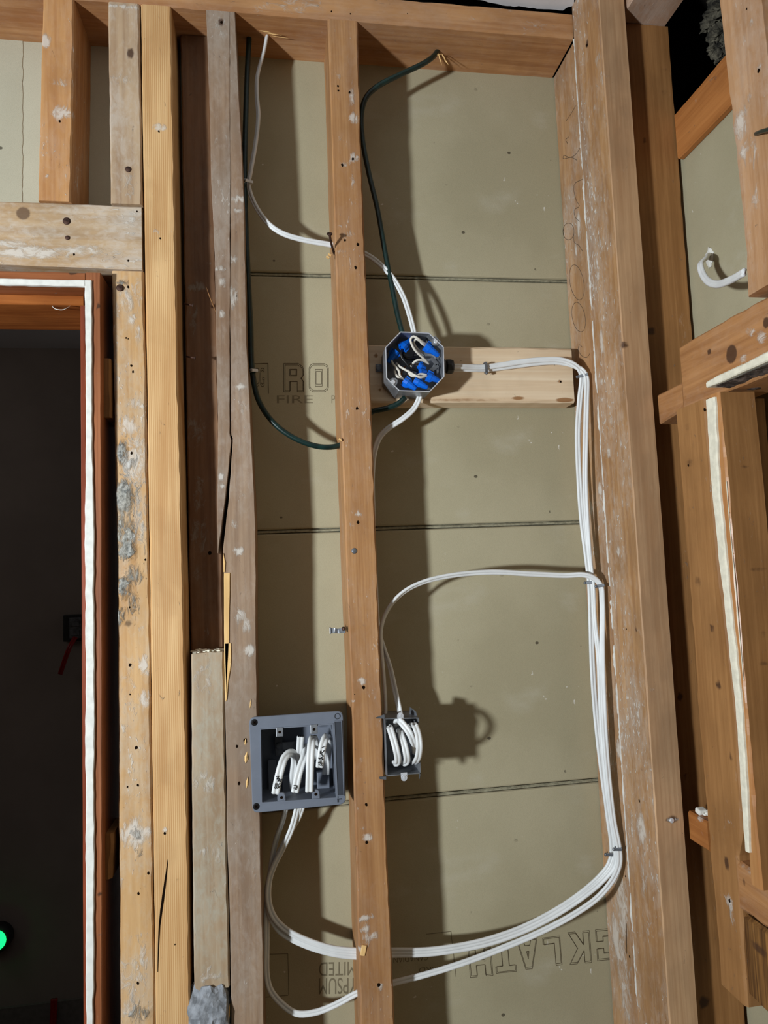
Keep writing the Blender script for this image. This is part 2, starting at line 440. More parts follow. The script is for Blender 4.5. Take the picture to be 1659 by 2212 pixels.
for i in range(6):
    pans.append(panel(-.128, .535, rowsz[i+1], rowsz[i], M['gypsum']))
xs_ = P(52, 260, YB).x
panel(-1.0, xs_-.002, 2.052, 2.452, M['gypsum_pale'], 1); panel(xs_-.006, -.131, 2.052, 2.452, M['gypsum_pale'])
panel(-.224, -.131, 0.0, 2.046, M['gypsum_pale'])
# plaster keyed through the joints between panels
for i in range(1, 4):
    z = rowsz[i]; b = MB(); nn = 130; v = []; f = []
    for k in range(nn):
        x = -.128 + .663*k/(nn-1)
        h = .0022 + .0008*noise.noise(Vector((x*40, i, 0)))
        yy = YB + .0016 + .0011*noise.noise(Vector((x*70, i*3, 4)))
        v += [(x, YB+.008, z-h), (x, yy, z-h*.75), (x, yy-.0003, z+h*.2), (x, YB+.0035, z+h)]
    for k in range(nn-1):
        for j in range(3): f.append([k*4+j, k*4+j+1, (k+1)*4+j+1, (k+1)*4+j])
    b.add(v, f).build('joint_plaster', M['joint'], wall_back)
# right-hand wall: gypsum lath behind its studs
ztop2 = Q(1500, 296, X2).z - 0.004
wall_right = box_obj('wall_right', X2+.0095, X2+.022, -2.0, .09, 0.0, ztop2, M['joint'], kind='structure')
for (z0, z1) in ((zj[1], ztop2), (zj[2]+.02, zj[1]), (zj[2]-dz, zj[2]+.02), (0.0, zj[2]-dz)):
    box_obj('gypsum_panel', X2, X2+.0095, -2.0, -.03, z0+.003, z1-.003, M['gypsum'], wall_right, bev=.002)
void_enclosure = MB().box((1.5, -.2, 1.3), (.02, 3.6, 2.6)).box((1.08, .11, 1.3), (.85, .02, 2.6)).box((1.08, -2.0, 1.3), (.85, .02, 2.6)).build('void_enclosure', M['dark_board'], None)
void_enclosure['kind'] = 'structure'  # added planes closing the void so world light stays out
box_obj('ceiling_attic', -2.0, 1.6, -2.2, 1.75, 2.62, 2.64, M['dark_board'], kind='structure')
# painted ceiling drywall, its edge torn off short of the wall
edge = [(1037, 0), (1086, 12), (1120, 14), (1160, 18), (1216, 23), (1226, 15), (1240, 12)]
ez = 2.497; ep = [PZ(x, y, ez) for (x, y) in edge]
v = [(-2.0, -2.2, ez), (.49, -2.2, ez)]; top = []
line = [Vector((-2.0, ep[0].y-.03, ez)), Vector((-.6, ep[0].y-.028, ez)), Vector((0.1, ep[0].y-.012, ez))] + ep + [Vector((.492, ep[-1].y-.01, ez))]
dense = []
for a, b_ in zip(line[:-1], line[1:]):
    k = max(2, int((b_-a).length/.006))
    for i in range(k):
        p = a.lerp(b_, i/k); p.y += .0018*noise.noise(p*140) + .001*noise.noise(p*400); dense.append(p)
dense.append(line[-1])
nn = len(dense); v = []; f = []
for p in dense: v += [(p.x, -2.2, ez), (p.x, p.y, ez), (p.x, p.y+.002, ez+.012), (p.x, -2.2, ez+.012)]
for i in range(nn-1):
    for j in range(4): f.append([i*4+j, i*4+(j+1) % 4, (i+1)*4+(j+1) % 4, (i+1)*4+j])
f += [[0, 1, 2, 3], [(nn-1)*4+j for j in (3, 2, 1, 0)]]
ceil = mesh_obj('ceiling', v, f, M['drywall_paint']); ceil['kind'] = 'structure'
# the dark room beyond the door
far = MB().box((-.85, 1.62, 1.25), (2.3, .04, 2.5)).build('wall_far', M['far_wall']); far['kind'] = 'structure'
fs = MB().box((-2.0, .88, 1.25), (.02, 1.48, 2.5)).box((.3, .88, 1.25), (.02, 1.48, 2.5)).build('wall_far_side', M['far_wall']); fs['kind'] = 'structure'
box_obj('ceiling_far', -2.0, .3, .125, 1.62, 2.44, 2.46, M['far_ceiling'], kind='structure')
wl = MB().box((-1.5, .05, 1.25), (1.0, .09, 2.5)).build('wall_left_blocker', M['drywall_paint']); wl['kind'] = 'structure'  # unseen wall, placed to keep direct lamp light off the far room
far_fill = bpy.data.lights.new('far_room_fill', 'AREA'); far_fill.size = .8; far_fill.energy = 1.6; far_fill.color = (1, .95, .9)
so = bpy.data.objects.new('far_room_fill', far_fill); COL.objects.link(so); so.location = (-1.85, .75, 2.2); so.rotation_euler = (0, -1.0, 0)   # added fill with no seen source, lifts the dark far room
box_obj('baseboard_far', -1.98, .29, 1.588, 1.599, 0.0, .2, plain('grey_baseboard', (118, 112, 108), .6), kind='structure')

# ------------------------------------------------------------------ lumber
W = {}
W['plate'] = wood('top_plate_fir', (196, 146, 98), (160, 108, 66), axis='x', flecks=.1, wash=.1)
W['orange'] = wood('orange_fir', (204, 152, 98), (168, 112, 64), flecks=.35, wash=.12)
W['pale'] = wood('whitewashed_pine', (192, 164, 132), (160, 128, 98), flecks=.2, wash=.5, wash_col=(206, 196, 184))
W['yellow'] = wood('new_fir', (236, 198, 144), (184, 132, 78), lines=.85, line_freq=370, flecks=.02, contrast=.7, rough=.55)
W['header'] = wood('header_pine', (196, 164, 124), (166, 132, 94), axis='x', flecks=.3, wash=.5, weather=.2, knot_col=(108, 82, 60))
W['trim'] = wood('mottled_pine', (210, 168, 116), (182, 136, 86), flecks=.35, wash=.42, wash_col=(198, 188, 170), knot_col=(110, 82, 52))
W['jamb'] = wood('red_brown_jamb', (164, 102, 64), (124, 70, 40), lines=.4, line_freq=200, flecks=.03, rough=.4)
W['jamb_h'] = wood('red_brown_head_jamb', (160, 96, 56), (116, 62, 32), axis='x', flecks=.05, rough=.35)
W['stop'] = wood('varnished_stop', (176, 106, 52), (130, 66, 26), axis='x', flecks=0, rough=.3)
W['stopv'] = wood('varnished_side_stop', (150, 76, 50), (116, 54, 34), flecks=0, rough=.3)
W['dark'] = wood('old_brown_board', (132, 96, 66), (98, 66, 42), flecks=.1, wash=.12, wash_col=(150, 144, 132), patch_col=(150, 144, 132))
W['coated'] = wood('plaster_coated_board', (186, 164, 136), (160, 132, 102), flecks=.1, wash=.65, wash_col=(176, 172, 156))
W['grey'] = wood('weathered_fir', (160, 132, 106), (124, 96, 74), flecks=.22, wash=.2, weather=.5, weather_col=(150, 132, 114), lines=.25, line_freq=120)
W['fresh'] = wood('fresh_splinter', (242, 202, 140), (222, 172, 104), flecks=0)
W['stud'] = wood('brown_fir', (186, 138, 90), (154, 106, 64), flecks=.2, wash=.08, lines=.35, line_freq=230)
W['pine'] = wood('new_pine', (240, 220, 190), (214, 184, 148), axis='x', lines=.5, line_freq=75, flecks=.03, contrast=.8, knot_col=(150, 104, 62))
W['cornerA'] = wood('corner_post_pine', (186, 144, 102), (152, 108, 70), flecks=.45, wash=.3, weather=.3, weather_col=(140, 112, 84))
W['cornerB'] = wood('corner_stud_pine', (188, 144, 98), (150, 106, 66), flecks=.55, wash=.28, weather=.25, weather_col=(138, 108, 80))
W['brown'] = wood('brown_pine', (170, 122, 74), (136, 92, 50), flecks=.05, lines=.2, line_freq=150)
W['brown_y'] = wood('brown_pine_block', (184, 132, 84), (148, 98, 56), axis='y', flecks=.12, wash=.08)
W['orange_y'] = wood('orange_nailer', (186, 122, 66), (158, 96, 46), axis='y', flecks=.05)
W['pink_y'] = wood('pinkish_plate', (196, 158, 130), (170, 128, 98), axis='y', flecks=.1, wash=.3)
W['cripple'] = wood('cripple_pine', (196, 152, 112), (168, 122, 82), flecks=.15, wash=.2)
W['rough_y'] = wood('splintered_sill', (168, 118, 62), (70, 42, 20), axis='z', lines=.6, line_freq=110, flecks=.1, contrast=1.6)

ZF = 0.042          # top of the sole plates
board('sole_plate', 'w1h', 0.0, ZF, -.36, .60, .0, .088, W['plate'], step=.05, nf=3)
bpy.context.view_layer.objects.active = None
def last(name): return [o for o in COL.objects if o.name.split('.')[0] == name][-1]
tag(last('sole_plate'), 'flat wooden sole plate on the floor under the wall studs', 'lumber')

tp = board('top_plate', 'w1h', [(-1.2, ZP), (.6, ZP)], [(-1.2, 2.488), (.6, 2.488)], -1.0, .495, 0.0, .1, W['plate'], nf=5, ns=8,
      blobs=bl([(640, 12, 60, 25, 0, .45), (560, 20, 20, 10, 0, .5), (1090, 20, 30, 8, 0, .5), (1150, 60, 40, 20, 0, .4), (30, 40, 30, 15, 1, .5), (1010, 40, 25, 10, 0, .4)]) , seed=1)
tag(tp, 'long orange-brown top plate spanning the wall above the studs', 'top plate')
holes(tp, [(716, 25), (757, 30), (880, 30, .7)])

def studv(name, rows, label, m, cat='stud', ztop=ZP, zbot=ZF, d0=0.0, d1=YB-.0005, blobs=(), hl=(), parent=None, Y=None, **k):
    e0, e1 = edges_v1(rows, d0) if rows else (-.1315, -.0845)
    o = board(name, 'w1v', e0, e1, zbot, ztop, d0, d1, m, parent, blobs=bl(blobs, d0), **k)
    if label: tag(o, label, cat)
    if hl: holes(o, hl, d0)
    return o
zh1 = 2.1355; zh0 = 2.040
s = studv('cripple_stud', [(5, 93, 160), (432, 82, 153)], 'short orange cripple stud with a round white plaster dab near its top', W['orange'], zbot=zh1+.001, seed=2,
      blobs=[(99, 88, 9, 14, 0, 1.2), (133, 245, 28, 18, 0, .75), (125, 180, 20, 10, 0, .6), (102, 382, 4, 6, 0, .8), (127, 382, 3, 5, 0, .7), (125, 110, 40, 30, 2, .0), (120, 325, 16, 8, 1, .35)],
      hl=[(129, 262, 1.3)])
s = studv('cripple_stud', [(10, 233, 300), (440, 239, 307)], 'short whitewashed cripple stud beside the yellow fir stud', W['pale'], zbot=zh1+.001, seed=3,
      blobs=[(282, 115, 7, 12, 1, 1.0), (265, 15, 40, 6, 0, .8), (262, 170, 30, 15, 0, .4), (280, 400, 20, 40, 0, .4)])
nail(s, 277, 366, r=.0042)
s = studv('king_stud', [(13, 304, 369.6), (739, 316, 383), (1300, 324.5, 397), (2212, 336, 412)], 'tall clean yellow fir stud with fine straight grain', W['yellow'], seed=4, wob=.0005,
      blobs=[(345, 275, 18, 9, 0, .8), (350, 500, 35, 8, 0, .45), (358, 1790, 8, 8, 0, .9), (385, 1903, 8, 10, 1, .45), (395, 2120, 14, 30, 1, .3)],
      hl=[(343, 284, 1.2), (346, 515, 1.2), (356, 1800, 1.4), (378, 2040, .7)])
# the split in the lower end of the yellow stud
b = MB()
cr = [(362, 1857), (357, 1890), (350, 1935), (346, 1965), (343, 1995), (341, 2040), (340, 2100)]
cr2 = [(363, 1857), (360, 1895), (354, 1945), (350, 1972), (346, 2000), (343.5, 2045), (341, 2100)]
vv = [P(x, y, -.0004) for (x, y) in cr] + [P(x, y, -.0004) for (x, y) in cr2]; n_ = len(cr)
b.add(vv, [[i, i+1, n_+i+1, n_+i] for i in range(n_-1)]); b.build('split', M['hole'], s)

h = board('door_header', 'w1h', [(-1.1, zh0+.003), (-.373, zh0+.003), (-.182, zh0-.001)], [(-1.1, zh1), (-.184, zh1-.002)], -1.0, -.1835, 0.0, .09, W['header'], nf=24, ns=4, step=.004, seed=5,
      blobs=bl([(60, 545, 90, 16, 0, .85), (180, 540, 60, 14, 0, .7), (255, 545, 20, 8, 0, .6), (285, 470, 8, 18, 0, .6), (50, 461, 13, 13, 1, 1.3), (284, 505, 10, 6, 0, .6), (20, 525, 40, 8, 0, .7)]))
tag(h, 'thick horizontal door header with a dark knot and whitewashed lower half', 'header')
holes(h, [(160, 550, 1.2), (277, 563, 1.3), (296, 457, .9)])
nail(h, 144, 478, r=.0052); nail(h, 146, 514, r=.0032)
s = studv('trimmer_stud', [(590, 242, 310), (1300, 254, 323), (2212, 259, 333)], 'mottled trimmer stud crusted with grey mortar beside the door', W['trim'], ztop=zh0-.003, seed=6, d0=.001,
      lump=.006, wob=.0012,
      blobs=[(262, 612, 14, 8, 2, .8), (285, 690, 9, 14, 0, .9), (254, 670, 10, 22, 0, .6), (300, 720, 14, 30, 0, .6), (290, 870, 22, 16, 0, .6), (275, 920, 26, 28, 0, .7), (295, 980, 26, 60, 0, .62),
             (263, 980, 12, 28, 2, 1.0), (280, 1005, 10, 10, 2, .8), (268, 1075, 22, 40, 2, 1.1), (270, 1150, 30, 40, 2, .72), (276, 1190, 22, 26, 2, .9), (285, 1240, 30, 30, 2, .55), (268, 1270, 16, 26, 2, .9), (280, 1100, 40, 190, 2, .34), (275, 1300, 34, 60, 2, .34), (290, 1000, 34, 70, 0, .8), (300, 1120, 20, 90, 0, .62), (280, 640, 36, 50, 0, .5), (290, 1480, 30, 70, 0, .4), (280, 2110, 40, 60, 0, .45),
             (260, 1330, 10, 24, 2, .7), (277, 1347, 9, 10, 1, .9), (304, 1360, 14, 8, 0, .8), (310, 1440, 14, 28, 0, .85), (312, 1510, 14, 24, 0, .85), (266, 1575, 14, 12, 0, .6),
             (290, 1800, 34, 32, 0, .9), (294, 1800, 14, 14, 2, .6), (298, 1842, 10, 8, 2, .5), (262, 1910, 6, 16, 0, .6), (310, 2070, 12, 26, 0, .55), (290, 2025, 40, 7, 0, .5), (300, 2190, 26, 20, 2, .6), (275, 2180, 20, 16, 0, .7)],
      hl=[(272, 730), (277, 732, .7), (284, 790, 1.3), (287, 803, 1.3), (284, 979, 1.4), (286, 1114, 1.4), (314, 1209, 1.2), (280, 1312, 1.2), (281, 1436, 1.6), (294, 1615, 1.7), (298, 1696, 1.3), (275, 1700, 1), (320, 1886, 1.4), (299, 1930, 1.3), (298, 2124, 1.4), (277, 620, 1.4), (281, 1500, .8)])
nail(s, 259, 622, r=.005)
# dark old board set back between the yellow stud and the split stud
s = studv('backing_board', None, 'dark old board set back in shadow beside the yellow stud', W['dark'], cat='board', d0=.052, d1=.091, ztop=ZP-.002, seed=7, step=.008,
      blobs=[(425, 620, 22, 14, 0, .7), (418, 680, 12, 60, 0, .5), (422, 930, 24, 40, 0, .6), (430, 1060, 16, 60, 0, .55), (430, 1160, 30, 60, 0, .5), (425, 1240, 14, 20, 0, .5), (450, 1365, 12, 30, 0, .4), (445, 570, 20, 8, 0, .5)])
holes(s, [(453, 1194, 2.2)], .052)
for (x, y) in ((397, 656), (402, 770)):
    c = P(x, y, .02); MB().lathe(c, (1, .1, -.15), [(0, .0012), (.012, .0012), (.0122, .003), (.0135, .003)], 10).build('nail', M['rust'], s, True)
# plaster coated offcut in the lower half
s = studv('packing_board', [(1412, 413, 483), (1700, 414, 487), (2120, 419, 496)], 'pale plaster-coated board offcut standing between yellow stud and split stud', W['coated'], cat='board', ztop=P(450, 1413, 0).z, zbot=P(455, 2132, 0).z, d0=-.001, d1=.045, seed=8,
      blobs=[(440, 1470, 26, 50, 0, .45), (440, 1690, 30, 36, 0, .5), (460, 1850, 24, 40, 0, .35), (440, 1940, 30, 30, 1, .25), (480, 1930, 14, 18, 1, .25), (455, 2110, 30, 10, 0, .7), (440, 1840, 10, 10, 0, .8), (450, 2095, 4, 8, 0, 1.1)],
      end0=lambda a, d: .008*noise.noise(Vector((a*160, d*90, 2))), end1=lambda a, d: .0035*noise.noise(Vector((a*220, d*120, 7)))+.0018)
# crumbs of plaster on its sawn top
b = MB(); rng = random.Random(4)
for i in range(26):
    c = P(416+rng.random()*66, 1412, .004+.03*rng.random()); c.z = P(450, 1413, 0).z + .0015
    b.box(c, (.004+.006*rng.random(), .004+.004*rng.random(), .002+.003*rng.random()), Matrix.Rotation(rng.random()*3, 3, 'Z') @ Matrix.Rotation(rng.random()*.6, 3, 'X'))
o = b.build('plaster_crumbs', M['plaster_cream'], s); o['kind'] = 'stuff'
# lump of mortar in the broken lower end
b = bmesh.new(); bmesh.ops.create_icosphere(b, subdivisions=4, radius=1)
c = P(455, 2205, .012); vv = []
for v_ in b.verts:
    d = v_.co.copy(); q = Vector((max(-.9, min(.9, d.x*1.25)), d.y, max(-.98, min(.98, d.z*1.2))))
    r_ = 1 + .16*noise.noise(d*2.2) + .12*abs(noise.noise(d*6)) + .06*noise.noise(d*14)
    vv.append(Vector((q.x*.0285*r_, q.y*.026*r_, q.z*.052*r_)))
mesh_obj('mortar_lump', [c + p for p in vv], [[q.index for q in f_.verts] for f_ in b.faces], M['cement']); b.free()
lump_o = last('mortar_lump'); tag(lump_o, 'crumpled grey mortar lump under the broken pale offcut', 'mortar')
mb_ = box_obj('packing_block', P(418, 2190, .0).x, P(497, 2190, 0).x, .004, .05, ZF, P(455, 2205, 0).z-.05, W['coated']); tag(mb_, 'lower packing block beneath the grey mortar lump', 'board')

# split stud: body, the sliver split off its left edge, fresh splinters
root = empty('split_stud', (P(520, 1100).x, .045, ZF), 'grey weathered stud with a long open split along its left edge', 'stud')
crk = [(24, 497), (600, 498), (700, 497.5), (840, 499), (938, 499.5), (948, 503.5), (1000, 500), (1080, 494), (1190, 481.5), (1235, 483), (1400, 484.5), (1500, 486.5), (1800, 491), (2000, 497), (2212, 500)]
rgt = [(24, 508), (200, 516), (430, 527), (739, 533), (880, 540), (1137, 552), (1526, 554), (1780, 561.5), (2212, 570)]
e0 = [(P(x, y).z, P(x, y).x) for (y, x) in crk]; e1 = [(P(x, y).z, P(x, y).x) for (y, x) in rgt]
sb = board('body', 'w1v', e0, e1, ZF, ZP-.001, 0.0, YB-.001, W['grey'], root, seed=9, step=.005, bev=.0007,
      blobs=bl([(500, 560, 22, 12, 0, .7), (515, 430, 25, 10, 0, .75), (512, 455, 20, 6, 0, .6), (505, 640, 14, 30, 0, .6), (520, 835, 16, 10, 0, .9), (525, 880, 14, 20, 0, .5), (515, 1190, 14, 10, 0, 1.0), (520, 1330, 14, 22, 0, .8), (540, 1405, 16, 16, 0, 1.0), (530, 1350, 20, 20, 0, .5), (508, 1130, 16, 16, 0, .55), (530, 1070, 20, 8, 0, .5), (540, 1900, 20, 40, 0, .3), (515, 1520, 20, 60, 1, .3), (525, 1905, 16, 20, 1, .35)]))
holes(sb, [(512, 1612, 1.5), (516, 1692, 1.6), (530, 1600, 2.2), (511, 640, .8)])
lft = [(24, 445), (200, 452), (400, 457), (560, 464), (739, 467), (900, 471), (1100, 469.5), (1185, 470.5), (1196, 470.5)]
crl = [(24, 496.7), (600, 497.6), (700, 496.6), (840, 496.6), (938, 496.5), (950, 500), (1000, 495), (1080, 486.5), (1150, 477), (1190, 471.2), (1196, 471)]
e0 = [(P(x, y).z, P(x, y).x) for (y, x) in lft]; e1 = [(P(x, y).z, P(x, y).x) for (y, x) in crl]
sl = board('sliver', 'w1v', e0, e1, P(470, 1195).z, ZP-.001, 0.0, .06, W['grey'], root, seed=10, step=.005, bev=.0007,
      blobs=bl([(480, 60, 30, 30, 0, .35), (475, 580, 14, 8, 0, .8), (480, 610, 10, 16, 0, .7), (480, 680, 8, 10, 0, .9), (478, 1030, 9, 10, 0, .9), (480, 1050, 8, 8, 0, .8), (470, 440, 25, 12, 0, .3), (478, 300, 20, 20, 0, .4), (478, 48, 7, 10, 1, .9)]))
holes(sl, [(478, 48, 1.6)])
for rows in ([(1238, 483.5, 497), (1300, 483.5, 496), (1400, 484, 494), (1490, 485, 490), (1515, 487, 489)], [(1195, 481.5, 482.5), (1215, 482, 487.5), (1236, 482.5, 486)], [(1390, 485, 499), (1430, 486, 500), (1470, 486.5, 494), (1512, 488, 490)]):
    e0, e1 = edges_v1(rows, -.0016); zs = [P(490, r_[0], -.0016).z for r_ in rows]
    board('splinter', 'w1v', e0, e1, min(zs), max(zs), -.0016, .003, W['fresh'], root, seed=len(rows)+3, step=.004, bev=.0006, nf=4)
def chip(parent, c, L, w_, axis, name='splinter', up=(0, -1, 0), m='fresh'):
    a = Vector(axis).normalized(); sd = a.cross(Vector(up)).normalized(); u_ = Vector(up).normalized(); c = Vector(c)
    v = [c - a*L*.5, c - a*L*.1 + sd*w_, c + a*L*.22 + sd*w_*.55, c + a*L*.5 + sd*w_*.2, c + a*L*.1 - sd*w_*.8, c - a*L*.3 - sd*w_*.6, c + u_*w_*.7, c + a*L*.2 + u_*w_*.4]
    n_ = 6; f = [[i, (i+1) % n_, 6] for i in range(n_)] + [[n_-1-i for i in range(n_)]]
    return MB().add(v, f).build(name, W[m], parent)
for (x, y, w_, h_) in ((532, 1636, 4.5, 24), (534, 1690, 2.6, 24), (530, 1602, 2.0, 15), (494, 2190, 2.5, 40), (541, 1520, 1.5, 20)):
    chip(root, P(x, y, -.0008), h_*.00068, w_*.00068, (.12, 0, 1))
chip(root, P(456, 648, .015), .045, .0011, (-.35, 0, 1), m='brown'); chip(tp, P(592, 74, .03), .026, .0012, (1, 0, -.08), up=(0, 0, -1)); chip(tp, P(573, 68, .035), .02, .0016, (1, .1, 0), up=(0, 0, -1)); chip(tp, P(555, 60, .05), .012, .0012, (.5, 0, -1)); chip(tp, P(604, 80, .03), .03, .0009, (1, .05, -.03), up=(0, 0, -1))
for (x, y, L_, ax_) in ((951, 128, .022, (.25, 0, -1)), (947, 118, .012, (1, 0, .3)), (958, 122, .012, (.6, 0, -1)), (964, 133, .014, (.7, 0, -1))):
    chip(tp, P(x, y, .044), L_, .0016, ax_)
# the stud that carries both switch boxes
S3R = [(47, 708, 773), (300, 716.5, 779.5), (574, 725, 789.5), (1000, 740, 807), (1300, 751.5, 817), (1460, 758.6, 823), (1800, 768, 834.5), (2212, 779, 853)]
s3 = studv('wall_stud', S3R, 'brown stud in the middle carrying the metal switch box on its right side', W['stud'], seed=11, step=.005,
      blobs=[(732, 165, 6, 4, 0, 1.0), (760, 205, 8, 30, 0, .7), (765, 255, 12, 14, 0, .8), (765, 340, 14, 14, 0, .8), (735, 300, 8, 8, 0, .6), (745, 355, 14, 6, 0, .8), (762, 385, 8, 24, 0, .5), (735, 490, 8, 6, 0, .7), (765, 505, 14, 10, 0, .5), (740, 545, 24, 8, 0, .5), (776, 540, 6, 10, 1, .4),
             (772, 1110, 14, 8, 0, .8), (762, 1130, 8, 8, 0, .6), (783, 1472, 12, 10, 0, 1.0), (764, 1515, 5, 4, 0, 1.0), (780, 1640, 10, 8, 0, .6), (792, 1618, 14, 4, 0, .5), (795, 1810, 12, 8, 0, 1.0), (785, 1985, 10, 8, 0, 1.1), (800, 1980, 12, 8, 0, .8), (790, 2005, 14, 6, 0, .9), (800, 2025, 20, 16, 0, .6), (822, 2130, 8, 6, 0, 1.0), (780, 1790, 14, 6, 0, .4), (783, 2050, 10, 10, 0, .8)],
      hl=[(730, 186, 1.4), (731, 196, 1.2), (755, 200, 1.5), (762, 344, 1.6), (739, 357, 1.6), (745, 519, 1.3), (773, 528, 1.8), (768, 578, 1.8), (771, 882, 1.8), (773, 1128, 1.8), (785, 1485, 1.7), (791, 1738, 1.8), (792, 1820, 1.6), (818, 2127, 1.8), (766, 1500, .6), (813, 1139, 1.3)])
MB().lathe(P(765, 1190, .001), (0, -1, 0), [(0, .004), (.0015, .0042), (.0022, .0034)], 16).build('screw_head', M['galv_dark'], s3, True)
# bent rusty nail at the upper cable hole, a wood chip beside it
bn = MB().tube([P(722, 548, .012), P(718, 535, .0), P(714.5, 520, -.012), P(712, 507, -.02)], .0018, 8).lathe(P(712, 507, -.02), (P(712, 500, -.024) - P(712, 507, -.02)), [(0, .002), (.0005, .0042), (.0018, .0042), (.0022, .003)], 12).build('nail', M['rust'], s3, True)
for (x, y) in ((708, 556), (712, 551), (735, 950)):
    MB().box(P(x, y, -.001), (.005, .004, .002), Matrix.Rotation(.5, 3, 'Y')).build('wood_chip', W['fresh'], s3)
MB().box(P(785, 2053, -.0008), (.007, .002, .014), Matrix.Rotation(.25, 3, 'Y'), .0008).build('wood_chip', W['fresh'], s3)

# new pine block behind the round box
pb0 = [(P(x, y, .045).x, P(x, y, .045).z) for (x, y) in ((802, 869), (1239, 870))]; pb1 = [(P(x, y, .045).x, P(x, y, .045).z) for (x, y) in ((797, 744.5), (1236, 752))]
xl_ = S3 = P(820, 800, 0).x
pb = board('blocking', 'w1h', pb0, pb1, .1405, P(1237, 800, .045).x, .045, .083, W['pine'], nf=34, ns=4, seed=12, bev=.003, step=.004,
      blobs=bl([(820, 795, 8, 9, 1, .8), (812, 768, 6, 6, 1, .9), (820, 842, 5, 5, 1, .9), (1210, 824, 5, 5, 1, .9), (1095, 791, 14, 8, 1, .45), (1110, 795, 60, 20, 1, .15), (1220, 864, 22, 5, 1, 1.2), (1120, 860, 18, 5, 1, .9), (1000, 864, 140, 5, 1, .55), (900, 862, 100, 5, 1, .45), (1213, 790, 10, 3, 1, .4)], .045))
tag(pb, 'short new pale pine block nailed flat behind the octagon box', 'blocking')
holes(pb, [(1211, 825, 1.2), (1198, 787, 1.3), (825, 800, 1.5)], .045)

# corner posts and right-hand wall
A = board('corner_post', 'w2v', 0.0014, .0915, ZF, ZP-.001, XC+.0015, XC+.036, W['cornerA'], nf=18, seed=13, step=.005, wob=.0012,
      blobs=bl([(1248, 485, 12, 36, 0, .95), (1245, 380, 12, 12, 1, .35), (1238, 330, 20, 30, 1, .3), (1242, 540, 6, 16, 0, .9), (1294, 1055, 10, 18, 0, 1.1), (1275, 1100, 8, 30, 0, .8), (1335, 1620, 12, 28, 0, .9), (1330, 1500, 10, 40, 0, .5), (1325, 1700, 40, 120, 0, .42), (1340, 1950, 30, 90, 0, .78), (1345, 2100, 34, 120, 0, .6), (1330, 2030, 18, 60, 0, .9), (1268, 820, 10, 60, 0, .3), (1296, 990, 14, 12, 1, .3)], X=XC))
tag(A, 'rear corner post with pencil scribbles and a dusting of white plaster', 'corner post')
holes(A, [(1360, 2067, 1.4), (1351, 1893, 1.1)], X=XC+.0012)
b = MB()
v0 = [(1353, 1995), (1354, 2060)]
b.tube([Q(x, y, XC+.0014) for (x, y) in v0], .0005, 6); b.build('drying_crack', M['hole'], A)
B = board('corner_stud', 'w2v', -.09, -.0020, ZF, 2.6, XC-.002, XC+.0385, W['cornerB'], nf=16, ns=9, seed=14, step=.005, wob=.0007, bev=.0014,
      blobs=bl([(1270, 40, 14, 20, 0, .5), (1268, 95, 7, 9, 1, .9), (1290, 130, 12, 16, 0, .55), (1285, 230, 8, 10, 0, .7), (1283, 340, 8, 10, 0, .5), (1300, 170, 10, 24, 0, .5), (1300, 520, 20, 30, 0, .6), (1290, 600, 18, 20, 0, .6), (1300, 740, 14, 40, 0, .65), (1320, 900, 14, 30, 0, .55), (1315, 980, 10, 14, 0, .8), (1335, 1190, 10, 14, 0, .8), (1326, 1080, 8, 60, 0, .5), (1350, 1350, 10, 60, 0, .4), (1377, 1545, 8, 12, 0, .9), (1385, 1790, 22, 40, 0, .8), (1390, 1900, 20, 60, 0, .5), (1400, 2000, 24, 40, 0, .45), (1375, 1360, 5, 9, 1, .8), (1385, 1660, 8, 7, 1, .6), (1390, 1730, 6, 12, 1, .5), (1345, 745, 8, 10, 1, .8)], X=XC-.002)
      + bl([(1452, 1770, 7, 8, 1, .9), (1452, 1772, 4, 4, 0, .9), (1410, 1490, 8, 6, 0, .4)], -.09))
tag(B, 'front corner stud standing forward of the wall, smooth narrow face to the room', 'corner stud')
holes(B, [(1268, 98, 1.6), (1353, 1359, 1), (1381, 1730, 1.3)], X=XC-.0024)
nail(B, 1451, 1772, Y=-.0905, r=.0035, m='steel')
W['cornerC'] = wood('corner_stud_face', (204, 164, 124), (172, 130, 92), flecks=.04, lines=.3, line_freq=150, weather=.25, weather_col=(150, 122, 94))
B.data.materials.append(W['cornerC'])
for p_ in B.data.polygons:
    if p_.normal.y < -.7: p_.material_index = 1
# beads of plaster squeezed out between the two posts
zz = np.linspace(.95, 2.443, 420); v = []; f = []
for z in zz:
    q = noise.noise(Vector((z*30, 1, 2))); w_ = max(-.0004, .0008 + .0022*q + .0011*noise.noise(Vector((z*160, 4, 2)))); c_ = -.0008 + .0006*noise.noise(Vector((z*70, 8, 1)))
    v += [(XC+.002, c_-max(w_, .0002), z), (XC-.0016-1.3*w_ if w_ > 0 else XC+.004, c_, z), (XC+.002, c_+max(w_, .0002), z)]
for i in range(len(zz)-1):
    for j in range(2): f.append([i*3+j, i*3+j+1, (i+1)*3+j+1, (i+1)*3+j])
mesh_obj('plaster_ridge', v, f, M['plaster'], B)
S1 = board('wall_stud', 'w1v', .5405, [(0, .6235), (3, .6245)], ZF, 2.426, -.06, -.022, W['brown'], nf=9, seed=15, step=.006,
      blobs=bl([(1435, 150, 14, 10, 1, .35), (1435, 200, 14, 14, 1, .4), (1396, 303, 7, 7, 1, .9), (1405, 715, 12, 12, 1, .9), (1455, 675, 10, 14, 1, .4), (1470, 1505, 8, 10, 1, 1.0), (1480, 1678, 5, 5, 1, 1.0), (1520, 2165, 12, 12, 1, 1.0), (1486, 694, 4, 8, 0, .9), (1443, 144, 5, 5, 0, .6)], -.06))
